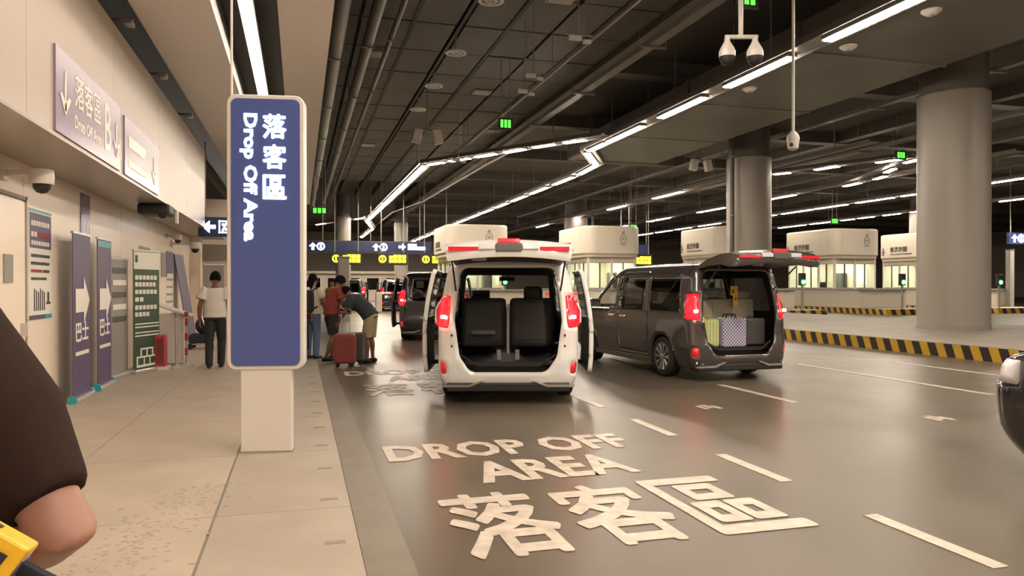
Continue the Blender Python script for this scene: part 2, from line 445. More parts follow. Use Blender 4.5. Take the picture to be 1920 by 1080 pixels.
# hall end walls
box('wall_far', 'far_wall', None, -6, 95, 105, 105.4, 0, 9)['kind'] = 'structure'
box('wall_right', 'far_wall', None, 92, 92.4, -12, 105, 0, 9)['kind'] = 'structure'
box('wall_left_far', 'beam', None, -6.2, -5.9, -12, 118, 0, 9)['kind'] = 'structure'
box('wall_behind', 'cream', None, -6, 95, -12.4, -12, 0, 9)['kind'] = 'structure'

# ------------------------------------------------------------------ tube lights on trunking
ZL = 7.0
def tube_light(p0, p1, label, group, ZL=7.0, w=0.125):
    a, b = Vector(p0), Vector(p1); d = b - a; L = d.length
    t = empty('tube_light', (a.x, a.y, ZL), math.atan2(d.y, d.x), label, 'light', group)
    MB().box(0, L, -w, w, 0, 0.05).build('diffuser', 'led', t)
    MB().box(-0.03, L+0.03, -w-0.012, w+0.012, 0.03, 0.11).build('housing', 'trim_grey', t)
    return t
def trunk(pts, label, ZL=7.0):
    t = empty('light_trunking', (pts[0][0], pts[0][1], ZL), label=label, cat='trunking')
    o = Vector((pts[0][0], pts[0][1], 0))
    for i in range(len(pts)-1):
        a = Vector((*pts[i], 0)) - o; b = Vector((*pts[i+1], 0)) - o; d = (b-a).normalized(); s = Vector((-d.y, d.x, 0))*0.30
        m = MB().prism([a-s, b-s, b+s, a+s], (0, 0, 0.05)); m.v = [(x, y, z+0.11) for x, y, z in m.v]
        m.prism([a-s+Vector((0,0,.06)), b-s+Vector((0,0,.06)), b-s*1.06+Vector((0,0,.06)), a-s*1.06+Vector((0,0,.06))], (0, 0, 0.16))
        m.prism([a+s+Vector((0,0,.06)), b+s+Vector((0,0,.06)), b+s*1.06+Vector((0,0,.06)), a+s*1.06+Vector((0,0,.06))], (0, 0, 0.16))
        m.build('tray', 'tray', t)
        n = max(1, int((b-a).length/4.5))
        for k in range(n):
            p = a + (b-a)*((k+0.5)/n)
            MB().cyl((p.x, p.y, 0.16), (p.x, p.y, 8.9-ZL), 0.018, 6).build('hanger', 'grey', t)
    return t
# row over the grey van
xa = 11.35
trunk([(xa, -11), (xa, 28.6), (13.0, 31.6), (13.3, 35), (13.3, 96)], 'long lighting trunking over the lane of the grey van, with an S bend')
for k, (y0, y1) in enumerate(((11.62, 14.15), (15.41, 18.22), (19.42, 22.16), (23.48, 26.4), (26.75, 28.4))):
    tube_light((xa, y0), (xa, y1), 'white tube light, %s from the camera in the row above the grey van' % ordinal(k), 'tube lights above the grey van')
for k in range(5):
    tube_light((xa, 7.75 - k*3.9), (xa, 10.4 - k*3.9), 'white tube light over the near lanes, %s beyond the top edge of the picture' % ordinal(k), 'tube lights over the near lanes')
tube_light((11.45, 28.9), (12.9, 31.5), 'slanted white tube light in the middle of the S bend', 'tube lights above the grey van')
tube_light((13.02, 31.9), (13.28, 34.6), 'white tube light just after the S bend in the long row', 'tube lights above the grey van')
for k in range(9):
    y = 35.5 + k*4.15
    tube_light((13.3, y), (13.3, y+2.95), 'white tube light, %s past the S bend in the row over the booths' % ordinal(k), 'tube lights past the S bend')
for k in range(4):
    tube_light((13.6, 76+k*5), (13.6, 79.3+k*5), 'far small tube light ending the row past the S bend, %s of four' % ordinal(k), 'far tube lights past the S bend')
trunk([(3.4, -11.5), (3.4, 8.8)], 'lighting trunking over the near drop off lane, above the photographer', 5.9)
for k in range(5):
    tube_light((3.4, 5.5 - k*3.4), (3.4, 8.5 - k*3.4), 'white tube light over the drop off lane above the photographer, %s from the front' % ordinal(k), 'tube lights above the photographer', 5.9)
# cross row and the row over the pavement side
trunk([(10.9, 25.6), (5.5, 33.8), (5.5, 64), (6.7, 72), (6.8, 98)], 'lighting trunking that crosses diagonally and turns along the drop off lane')
for k, (a, b) in enumerate((((10.35, 26.3), (9.78, 27.05)), ((9.49, 27.45), (8.95, 28.3)), ((8.7, 28.75), (8.13, 29.7)), ((7.85, 30.1), (7.25, 31.05)), ((7.02, 31.45), (6.38, 32.45)), ((6.15, 32.8), (5.65, 33.6)))):
    tube_light(a, b, 'short white tube light, %s from the right in the slanted cross row' % ordinal(k), 'tube lights of the slanted cross row')
for k in range(9):
    y = 34.0 + k*3.4
    tube_light((5.5, y), (5.5, y+3.15), 'white tube light, %s after the corner in the row over the drop off lane' % ordinal(k), 'tube lights over the drop off lane')
tube_light((5.65, 65.2), (6.55, 71.5), 'white tube light at the far bend over the drop off lane', 'far tube lights over the drop off lane')
for k in range(3):
    tube_light((6.8, 73.5+k*5), (6.8, 76.8+k*5), 'small far tube light beyond the bend over the drop off lane, %s of three' % ordinal(k), 'far tube lights over the drop off lane')
trunk([(5.2, 61), (1.2, 71)], 'short far lighting trunking branching towards the pavement')
for k, (a, b) in enumerate((((4.98, 61.6), (4.45, 63.1)), ((3.78, 64.6), (3.2, 66.1)), ((2.1, 68), (1.5, 69.6)))):
    tube_light(a, b, 'far short tube light, %s from the right in the branch over the pavement' % ordinal(k), 'far branch tube lights')
# rows of the inspection lanes
rows = {21.5: ([(39.2, 42.9), (47.2, 50.1), (56, 59), (64, 67)], 'in the row left of the middle column'),
        28.8: ([(38.75, 41.3), (46.6, 50.2), (54.8, 58.6), (63, 66)], 'in the row just right of the middle column'),
        35.6: ([(29.4, 30.9), (31.0, 32.2), (36.1, 37.6), (38.3, 41.5), (42.4, 45.5), (45.9, 49.4), (50.3, 53.4), (58.3, 61.8), (63.4, 66.4), (67.2, 70.4), (71.5, 75)], 'in the long row above the right booth'),
        44.0: ([(36.5, 38.2), (40.5, 42.5), (44.3, 45.6), (46.7, 48.3), (49.4, 51), (51.6, 53), (53.8, 57), (57.8, 61.6), (64, 67)], 'in the outermost row at the right')}
for x, (segs, where) in rows.items():
    trunk([(x, 24), (x, 90)], 'lighting trunking carrying the tube lights %s' % where)
    for k, (y0, y1) in enumerate(segs):
        tube_light((x, y0), (x, y1), 'tube light, %s from the camera %s' % (ordinal(k), where), 'tube lights ' + where)
for (x, wn) in ((21.5, 'inner'), (28.8, 'middle'), (35.6, 'outer')):      # the same rows behind and beside the photographer
    for k in range(3):
        tube_light((x, -9 + k*8), (x, -6 + k*8), 'tube light of the %s lane row beside the camera, %s from the rear' % (wn, ordinal(k)), 'tube lights out of frame')
dg1 = [((22.5, 31.9), (22.9, 31.2)), ((23.5, 30.1), (23.8, 28.9)), ((24.75, 27.6), (25.1, 26.6)), ((26.03, 27.3), (25.86, 26.3)), ((27.35, 29.9), (26.84, 28.8)), ((28.55, 31.95), (28.25, 30.9)), ((28.93, 34.65), (28.79, 33.3))]
trunk([(22.3, 32.3), (25.3, 26.0), (28.9, 34.8)], 'V shaped lighting trunking beside the nearest column')
for k, (a, b) in enumerate(dg1):
    tube_light(a, b, 'short tube light, %s along the V shaped trunking by the nearest column' % ordinal(k), 'tube lights of the V shaped trunking')

# ------------------------------------------------------------------ columns
def column(x, y, label, r=0.945, clad=7.1):
    t = empty('round_column', (x, y, 0.0), label=label, cat='column', group='round clad columns')
    z0 = 0.30 if y < 34 else 0.0
    MB().lathe([(r, z0), (r, clad-0.04), (r-0.04, clad)], 40).build('cladding', 'column', t, smooth=True)
    MB().lathe([(r+0.015, z0), (r+0.015, z0+0.10), (r, z0+0.11)], 40).build('base_ring', 'grey', t, smooth=True)
    MB().lathe([(r-0.06, clad-0.1), (r-0.06, 8.9)], 32).build('shaft', 'column_dark', t, smooth=True)
    for a in range(4):
        q = a*pi/2 + 0.6
        MB().cyl((r*cos(q), r*sin(q), z0+0.1), (r*cos(q), r*sin(q), clad-0.05), 0.006, 4).build('seam', 'grey', t)
column(18.35, 17.45, 'large round beige column on the near island at the right')
column(18.9, 28.6, 'round beige column behind the open tailgate of the grey van')
column(21.8, 57.5, 'far round column rising above the booth left of the middle column')
column(46.0, 46.5, 'far thin column rising above the booth at the right')
column(3.4, 62.0, 'far column beneath the blue overhead sign gantry', 0.6)
column(8.6, 66.0, 'far column behind the left booth beyond the vans', 0.6)
# slim dark drainpipe beside columns
for (x, y, l) in ((17.75, 28.1, 'slim dark grey pipe beside the middle column'), (22.9, 56.6, 'slim grey pipe beside the far column above the booth')):
    t = empty('drain_pipe', (x, y, 0), label=l, cat='pipe')
    MB().cyl((0, 0, 0.30 if y < 34 else 0), (0, 0, 8.9), 0.10, 12).build('pipe', 'column_dark', t, smooth=True)
    for z in (2, 4.5, 7): MB().cyl((0, 0, z), (0, 0, z+0.08), 0.125, 12).build('clamp', 'grey', t)

# ------------------------------------------------------------------ hazard kerbs and islands
def stripes_y(t, x, y0, y1, h, pitch, face=-1, lean=0.10, top=0.0):
    """slanted yellow / black blocks on a kerb face that runs along y at x (face -1: towards -x)"""
    n = int((y1-y0)/pitch)
    w = pitch/2
    for k in range(n*2):
        a = y0 + k*w
        m = MB().prism([(x, a, 0), (x, a+w, 0), (x, a+w+lean, h), (x, a+lean, h)], (face*0.012, 0, 0))
        m.build('stripe', 'haz_black' if k % 2 else 'yellow', t)
def stripes_x(t, y, x0, x1, h, pitch, lean=0.10):
    n = max(1, int(round((x1-x0)/pitch))); w = (x1-x0)/n/2
    for k in range(n*2):
        a = x0 + k*w
        MB().prism([(a, y, 0), (a+w, y, 0), (a+w+lean, y, h), (a+lean, y, h)], (0, -0.012, 0)).build('stripe', 'haz_black' if k % 2 else 'yellow', t)
isl = empty('traffic_island', (0, 0, 0), label='wide raised concrete island with a black and yellow kerb at the right', cat='island')
box('slab', 'concrete', isl, 13.45, 21.6, -8, 31, 0, 0.30, bevel=0.01)
stripes_y(isl, 13.45, 5.0, 30.5, 0.285, 0.44, lean=0.11)
def booth_island(x0, x1, y0, y1, label, wall=True):
    t = empty('traffic_island', (0, 0, 0), label=label, cat='island')
    box('slab', 'concrete', t, x0, x1, y0, y1, 0, 0.3)
    stripes_y(t, x0, y0, y0+10, 0.29, 0.5, lean=0.13)
    stripes_x(t, y0, x0, x1, 0.29, 0.6, lean=-0.13)
    if wall:
        box('crash_wall', 'cream', t, x0+0.12, x0+0.34, y0+2.2, y1-1, 0.3, 1.28, bevel=0.03)
        box('crash_wall', 'cream', t, x0+0.34, x1-0.3, y0+2.2, y0+2.42, 0.3, 1.28, bevel=0.03)
        box('coping', 'grey', t, x0+0.09, x0+0.37, y0+2.1, y1-1, 1.28, 1.36)
        box('coping', 'grey', t, x0+0.34, x1-0.3, y0+2.1, y0+2.45, 1.28, 1.36)
    return t
BX = [(7.5, 'left booth behind the white van'), (14.9, 'booth between the two vans'), (22.1, 'booth half hidden by the middle column'), (29.4, 'booth left of the nearest column'), (36.8, 'booth half hidden by the nearest column')]
for (x, w) in BX: booth_island(x, x+3.6, 32.0, 48, 'kerbed island with low cream crash wall under the %s' % w)

# ------------------------------------------------------------------ inspection booths
def emblem(parent, M, s, mat='grey'):
    """oval crest: ring, disc, crown and ribbon"""
    e = MB()
    n = 20
    for i in range(n):
        a0, a1 = 2*pi*i/n, 2*pi*(i+1)/n
        e.prism([(0.34*s*cos(a0), 0.42*s*sin(a0), 0), (0.34*s*cos(a1), 0.42*s*sin(a1), 0), (0.26*s*cos(a1), 0.33*s*sin(a1), 0), (0.26*s*cos(a0), 0.33*s*sin(a0), 0)], (0, 0, 0.012))
    e.prism([(0.16*s*cos(2*pi*i/5+pi/2)*(1 if i % 1 == 0 else .4), 0.16*s*sin(2*pi*i/5+pi/2), 0) for i in range(5)], (0, 0, 0.012))
    e.prism([(-0.12*s, 0.44*s, 0), (0.12*s, 0.44*s, 0), (0.16*s, 0.58*s, 0), (0, 0.70*s, 0), (-0.16*s, 0.58*s, 0)], (0, 0, 0.012))
    e.prism([(-0.34*s, -0.46*s, 0), (0.34*s, -0.46*s, 0), (0.28*s, -0.58*s, 0), (-0.28*s, -0.58*s, 0)], (0, 0, 0.012))
    o = e.build('crest', mat, parent); o.matrix_basis = M
def booth(x, y, label, ly=4.8, wx=3.5, seed=0):
    t = empty('inspection_booth', (x, y, 0.3), label=label, cat='booth', group='inspection booths across the lanes')
    out = rrect(wx, ly, 0.75, 6)
    o = MB().prism([(p[0]+wx/2, p[1]+ly/2, 2.95) for p in out], (0, 0, 1.6)).build('canopy', 'cream', t, bevel=0.10, smooth=True)
    o2 = MB().prism([(p[0]*0.97+wx/2, p[1]*0.97+ly/2, 2.82) for p in out], (0, 0, 0.13)).build('canopy_trim', 'cream_dark', t, smooth=True)
    # walls: posts, panels and panes round the room
    x0, x1, y0, y1 = 0.35, wx-0.35, 0.35, ly-0.35
    box('room_floor', 'cream_dark', t, x0, x1, y0, y1, 0, 0.08)
    box('ceiling_lamp', 'glow_booth', t, x0+0.6, x1-0.6, y0+0.6, y1-0.6, 2.76, 2.80)
    def side(ax, fixed, a0, a1, n):
        w = (a1-a0)/n
        for i in range(n+1):
            p = a0 + i*w
            if ax == 'y': box('post', 'white', t, fixed-0.05, fixed+0.05, p-0.06, p+0.06, 0, 2.92)
            else: box('post', 'white', t, p-0.06, p+0.06, fixed-0.05, fixed+0.05, 0, 2.92)
        for i in range(n):
            p, q = a0+i*w+0.06, a0+(i+1)*w-0.06
            for (z0, z1, mt, nm, th) in ((0, 1.05, 'cream', 'wall_panel', 0.04), (1.12, 2.5, 'glass_booth', 'pane', 0.01), (2.55, 2.92, 'cream', 'wall_panel', 0.04), (1.05, 1.12, 'grey', 'window_rail', 0.045), (2.5, 2.55, 'grey', 'window_rail', 0.045)):
                if ax == 'y': box(nm, mt, t, fixed-th, fixed+th, p, q, z0, z1)
                else: box(nm, mt, t, p, q, fixed-th, fixed+th, z0, z1)
            c = (p+q)/2
            if ax == 'y': box('mullion', 'dark_grey', t, fixed-0.03, fixed+0.03, c-0.03, c+0.03, 1.12, 2.5)
            else: box('mullion', 'dark_grey', t, c-0.03, c+0.03, fixed-0.03, fixed+0.03, 1.12, 2.5)
    side('y', x0, y0, y1, 3); box('side_wall', 'cream', t, x1-0.04, x1+0.04, y0, y1, 0, 2.92); box('notice_board', 'print_white', t, x1-0.06, x1-0.04, y0+0.5, y0+1.3, 1.3, 2.2); side('x', y0, x0, x1, 2); box('back_wall', 'cream', t, x0, x1, y1-0.04, y1+0.04, 0, 2.92)
    box('counter', 'dark_grey', t, x0+0.1, x0+0.7, y0+0.5, y1-0.5, 0.9, 0.98)
    box('monitor', 'trim', t, x0+0.3, x0+0.36, y0+1.2, y0+1.8, 1.0, 1.45)
    box('locker', 'dark_grey', t, x1-0.5, x1-0.1, y0+2.2, y0+2.8, 0.1, 2.0)
    emblem(t, TM((wx*0.66, -0.012, 3.85), '-y'), 0.62)
    # name on the long face
    emblem(t, TM((-0.012, ly*0.86, 3.42), '-x'), 0.36, 'haz_black')
    text('lettering', '香港海關', 0.36, 'haz_black', t, TM((-0.012, ly*0.74, 3.42), '-x'), bold=0.012, depth=0.01)
    text('lettering', 'Customs and Excise Department', 0.135, 'haz_black', t, TM((-0.012, ly*0.74, 3.22), '-x'), depth=0.01)
    return t
for k, (x, w) in enumerate(BX):
    booth(x + 0.08, (39.3, 38.2, 36.4, 36.2, 36.4)[k], 'cream inspection booth with rounded canopy, the ' + w, seed=k)

# ------------------------------------------------------------------ overhead signs
def hang(t, pts, z0, z1):
    for p in pts: MB().cyl((p[0], p[1], z0), (p[0], p[1], z1), 0.03, 6).build('hanger', 'grey', t)
ZS = 3.82
gs = empty('overhead_sign', (0.5, 52, ZS), label='long navy overhead sign with white arrows across the far lanes', cat='sign')
box('board', 'sign_navy', gs, 0, 8.4, 0, 0.25, 0, 0.72, bevel=0.02)
box('frame', 'dark_grey', gs, -0.05, 8.45, 0.02, 0.23, -0.06, 0); box('frame', 'dark_grey', gs, -0.05, 8.45, 0.02, 0.23, 0.72, 0.78)
hang(gs, [(1, .12), (4.2, .12), (7.6, .12)], 0.78, 8.9-ZS)
def up_arrow(t, x, z, s): flat('arrow', [(p[1], p[0]) for p in arrow_pts(s, s, 0.34, 0.5)], 'glow_white', t, TM((x, -0.015, z), '-y'))
def ring(t, x, z, s, mat, body=True):
    m = MB(); n = 18
    for i in range(n):
        a0, a1 = 2*pi*i/n, 2*pi*(i+1)/n
        m.prism([(s*cos(a0), s*sin(a0), 0), (s*cos(a1), s*sin(a1), 0), (0.66*s*cos(a1), 0.66*s*sin(a1), 0), (0.66*s*cos(a0), 0.66*s*sin(a0), 0)], (0, 0, 0.012))
    m.box(-0.2*s, 0.2*s, -0.42*s, 0.42*s, 0, 0.012)
    o = m.build('symbol', mat, t); o.matrix_basis = TM((x, -0.015, z), '-y')
for x in (0.35, 4.55): up_arrow(gs, x, 0.37, 0.5); ring(gs, x+0.52, 0.37, 0.27, 'glow_white')
flat('arrow', arrow_pts(0.5, 0.5), 'glow_white', gs, TM((6.35, -0.015, 0.4), '-y'))
flat('lettering', rect2(6.75, 7.35, 0.2, 0.62) , 'glow_white', gs, TM((0, -0.015, 0), '-y'))
flat('lettering', rect2(7.35, 7.95, 0.2, 0.42), 'glow_white', gs, TM((0, -0.015, 0), '-y'))
def small_sign(x, y, w, label, z=ZS):
    t = empty('overhead_sign', (x, y, z), label=label, cat='sign')
    box('board', 'sign_navy', t, 0, w, 0, 0.2, 0, 0.72, bevel=0.02)
    up_arrow(t, 0.4, 0.37, 0.5); ring(t, 0.92, 0.37, 0.27, 'glow_white')
    hang(t, [(0.2, .1), (w-0.2, .1)], 0.72, 8.9-z)
small_sign(22.3, 50, 2.4, 'small navy lane sign with white arrow between the vans')
small_sign(42.2, 36, 2.4, 'small navy lane sign right of the nearest column', 4.1)
def yellow_sign(x, y, label, z=3.3, n=4):
    t = empty('lane_indicator', (x, y, z), label=label, cat='sign', group='yellow lit lane indicators')
    box('panel', 'trim', t, -0.75, 1.25, 0, 0.2, -0.4, 0.42, bevel=0.02)
    ring(t, -0.42, 0.0, 0.25, 'glow_yellow')
    m = MB()
    for i in range(n):
        m.box(0.02+i*0.29, 0.26+i*0.29, -0.012, 0, -0.24, -0.02); m.box(0.02+i*0.29, 0.26+i*0.29, -0.012, 0, 0.03, 0.28-0.06*(i == 0))
    m.build('lettering', 'glow_yellow', t)
    hang(t, [(-0.5, .1), (1.0, .1)], 0.42, 8.9-z)
yellow_sign(2.7, 50, 'yellow lit lane sign over the standing travellers')
yellow_sign(5.7, 50, 'yellow lit lane sign between travellers and black van')
yellow_sign(8.6, 50, 'yellow lit lane sign half hidden by the left booth')
yellow_sign(22.7, 48, 'yellow lit lane sign between the white and grey vans')
# green hanging exit and lane signs
def green_sign(x, y, z, w, label, arrow=False):
    t = empty('exit_sign', (x, y, z), label=label, cat='sign', group='green lit ceiling signs')
    box('case', 'trim', t, -w/2-0.05, w/2+0.05, 0, 0.08, -0.18, 0.18)
    m = MB(); n = 3
    for i in range(n): m.box(-w/2+i*w/n+0.01, -w/2+(i+0.75)*w/n, -0.01, 0, -0.12, 0.12)
    m.build('symbol', 'glow_green_sign', t)
    for s in (-1, 1): MB().cyl((s*w*0.4, .04, 0.18), (s*w*0.4, .04, 8.9-z), 0.012, 6).build('hanger', 'grey', t)
green_sign(0.95, 37.6, 5.2, 0.65, 'green exit sign beside the end of the beige soffit')
green_sign(6.2, 22.5, 6.6, 0.36, 'green sign hanging below the thin conduit')
green_sign(8.55, 13.0, 7.25, 0.42, 'green sign at the top edge of the picture')
green_sign(24.2, 25.6, 7.0, 0.4, 'green sign hanging beside the nearest column')
green_sign(19.0, 40.5, 5.0, 0.4, 'green sign above the booth between the vans')
green_sign(30.4, 37.2, 5.35, 0.4, 'green sign above the booth left of the nearest column')

# ------------------------------------------------------------------ ceiling devices
for k, y in enumerate((16.6, 20.6, 24.2, 27.6)):
    t = empty('ring_detector', (4.22, y, 8.05), label='pale ring shaped disc on a ceiling rod, %s from the camera' % ordinal(k), cat='detector', group='ring shaped discs on ceiling rods')
    m = MB()
    n = 28
    for i in range(n):
        a0, a1 = 2*pi*i/n, 2*pi*(i+1)/n
        for (ra, rb) in ((0.30, 0.22), (0.16, 0.09)):
            m.prism([(ra*cos(a0), ra*sin(a0), 0), (ra*cos(a1), ra*sin(a1), 0), (rb*cos(a1), rb*sin(a1), 0), (rb*cos(a0), rb*sin(a0), 0)], (0, 0, 0.05))
    m.build('ring', 'white', t)
    MB().box(-0.24, 0.24, -0.02, 0.02, 0.01, 0.04).box(-0.02, 0.02, -0.24, 0.24, 0.01, 0.04).build('spoke', 'white', t)
    MB().cyl((0, 0, 0.02), (0, 0, 0.85), 0.02, 8).build('rod', 'conduit', t)
def speaker_pair(x, y, z, label):
    t = empty('ceiling_speaker', (x, y, z), label=label, cat='speaker')
    MB().cyl((0, 0, 0.1), (0, 0, 8.9-z), 0.025, 8).box(-0.28, 0.28, -0.03, 0.03, 0.06, 0.12).build('bracket', 'grey', t)
    for s in (-1, 1):
        o = MB().box(-0.16, 0.16, -0.14, 0.14, -0.26, 0.26).build('cabinet', 'cream', t, (s*0.36, 0, -0.12), (0, s*R(-12), 0), bevel=0.03)
        MB().box(-0.13, 0.13, -0.15, -0.139, -0.22, 0.22).build('grille', 'white', o)
speaker_pair(4.3, 26.0, 6.9, 'pair of pale loudspeakers hanging above the white van')
speaker_pair(17.6, 30.4, 7.15, 'pair of pale loudspeakers hanging left of the middle column')
def ptz(t, x, y, z, s=1.0):
    c = MB().lathe([(0.035*s, 0.0), (0.04*s, -0.05*s), (0.10*s, -0.16*s), (0.115*s, -0.20*s), (0.115*s, -0.27*s)], 20).build('camera_housing', 'white', t, (x, y, z), smooth=True)
    MB().lathe([(0.105*s, -0.27*s), (0.10*s, -0.32*s), (0.07*s, -0.37*s), (0.02*s, -0.395*s)], 20).build('lens_dome', 'trim', c, smooth=True)
x, y, z = (5.96, 9.22, 5.04)
t = empty('security_camera', (x, y, z), -YAW, label='twin white dome cameras on a T shaped ceiling pole', cat='camera')
MB().cyl((0, 0, 0), (0, 0, 8.9-z), 0.035, 10).build('pole', 'white', t, smooth=True)
MB().cyl((-0.22, 0, 0), (0.24, 0, 0), 0.03, 10).build('crossbar', 'white', t, smooth=True)
ptz(t, -0.19, 0, -0.01, 1.0); ptz(t, 0.20, 0, -0.01, 1.0)
x, y, z = (8.58, 11.6, 4.3)
t = empty('security_camera', (x, y, z), -YAW, label='single white dome camera on a long pole near the middle column', cat='camera')
MB().cyl((0, 0, 0), (0, 0, 8.9-z), 0.028, 10).build('pole', 'white', t, smooth=True)
c = MB().lathe([(0.04, 0.03), (0.10, -0.04), (0.115, -0.10), (0.10, -0.17), (0.10, -0.20), (0.09, -0.28), (0.04, -0.31)], 20).build('camera_housing', 'white', t, smooth=True)
MB().ball((-0.06, -0.08, -0.22), 0.035).build('lens_dome', 'trim', c)
# small bits on the conduit
for k, (x, y, z) in enumerate(((5.39, 14.06, 6.51), (5.81, 19.14, 6.74), (5.57, 17.65, 6.74), (5.32, 25.52, 5.91))):
    t = empty('conduit_camera', (x, y, z), label='small white camera on the thin conduit, %s of four' % ('nearest', 'third', 'second', 'farthest')[k], cat='camera', group='small white cameras on the thin conduit')
    MB().box(-0.22, 0.06, -0.05, 0.05, -0.05, 0.05).build('body', 'white', t, bevel=0.02)
    MB().box(0.08, 0.26, -0.05, 0.05, -0.10, -0.02).build('lamp', 'white', t, bevel=0.02)
    MB().box(-0.3, 0.3, -0.02, 0.02, 0.05, 0.07).cyl((0, 0, 0.05), (0, 0, 8.9-z), 0.012, 6).build('bracket', 'grey', t)
for k, (x, y) in enumerate(((12.6, 12.53), (12.57, 14.93), (12.51, 18.9))):
    t = empty('smoke_detector', (x, y, 7.25), label='pale round detector under the duct, %s from the camera' % ordinal(k), cat='detector', group='round detectors under the duct')
    MB().lathe([(0.20, 0.0), (0.20, -0.03), (0.12, -0.09)], 20).build('body', 'white', t, smooth=True)
    MB().lathe([(0.05, -0.09), (0.04, -0.13)], 12).build('sensor', 'grey', t)
for k, (x, y) in enumerate(((6.2, 17.3), (6.4, 26.5), (2.2, 23), (8.5, 33), (16.5, 29), (3.3, 38))):
    t = empty('ceiling_hatch', (x, y, 8.58), label='pale square ceiling plate, %s from the camera' % ordinal(k), cat='plate', group='pale plates on the dark ceiling')
    box('plate', 'conduit', t, -0.3, 0.3, -0.3, 0.3, -0.02, 0.04); box('rim', 'grey', t, -0.34, 0.34, -0.34, 0.34, 0.0, 0.06)

# ================================================================== people carriers
def interp(tab, z):
    for (a, va), (b, vb) in zip(tab, tab[1:]):
        if z <= b: return va + (vb-va)*max(0, (z-a)/(b-a))
    return tab[-1][1]
W_T = [(0.20, .84), (0.32, .895), (0.55, .92), (0.95, .925), (1.08, .915), (1.40, .875), (1.70, .815), (1.82, .765), (1.88, .70), (1.92, .56), (1.94, .30), (1.945, .05)]
YR_T = [(0.20, .07), (0.32, .01), (0.55, 0), (0.75, .03), (1.10, .05), (1.5, .11), (1.78, .17), (1.86, .21), (1.90, .30), (1.92, .50), (1.94, 1.1), (1.945, 1.9)]
YF_T = [(0.20, 4.72), (0.4, 4.86), (0.7, 4.88), (0.92, 4.82), (1.0, 4.70), (1.06, 4.42), (1.12, 4.02), (1.80, 3.00), (1.86, 2.90), (1.90, 2.75), (1.92, 2.6), (1.94, 2.3), (1.945, 2.0)]
ZS_V = [.20, .25, .30, .36, .42, .48, .54, .60, .66, .72, .78, .84, .90, .95, 1.0, 1.03, 1.06, 1.09, 1.12, 1.17, 1.23, 1.29, 1.35, 1.41, 1.47, 1.53, 1.59, 1.65, 1.70, 1.75, 1.79, 1.83, 1.86, 1.88, 1.90, 1.91, 1.92, 1.93, 1.94, 1.945]
NR, NC, NSD, NFR = 12, 6, 66, 10
def slice_pts(z):
    w, yr, yf = interp(W_T, z), interp(YR_T, z), interp(YF_T, z)
    L = yf - yr
    rr = min(0.16, w*0.5, L*0.2); rf = min(0.36 if z < 1.12 else 0.22, w*0.6, L*0.3)
    p = []; seg = []
    for i in range(NR): p.append((-(w-rr)*i/NR, yr)); seg.append('rear')
    for i in range(NC):
        a = pi/2*i/NC; p.append((-(w-rr)-rr*sin(a), yr+rr-rr*cos(a))); seg.append('rcorner')
    for i in range(NSD): p.append((-w, yr+rr+(L-rr-rf)*i/NSD)); seg.append('side')
    for i in range(NC):
        a = pi/2*i/NC; p.append((-(w-rf)-rf*cos(a), yf-rf+rf*sin(a))); seg.append('fcorner')
    for i in range(NFR+1): p.append((-(w-rf)*(1-i/NFR), yf)); seg.append('front')
    return p, seg
def sd_poly(pts, r=0.0):
    n = len(pts)
    def f(x, y):
        d = 1e9; inside = False; j = n-1
        for i in range(n):
            ax, ay = pts[j]; bx, by = pts[i]
            ex, ey = bx-ax, by-ay; wx, wy = x-ax, y-ay
            t = max(0, min(1, (wx*ex+wy*ey)/(ex*ex+ey*ey)))
            d = min(d, (wx-ex*t)**2+(wy-ey*t)**2)
            if (ay > y) != (by > y) and x < (bx-ax)*(y-ay)/(by-ay)+ax: inside = not inside
            j = i
        d = math.sqrt(d)
        return (-d if inside else d) - r
    return f
def sd_circ(cx, cy, r): return lambda x, y: math.hypot(x-cx, y-cy)-r
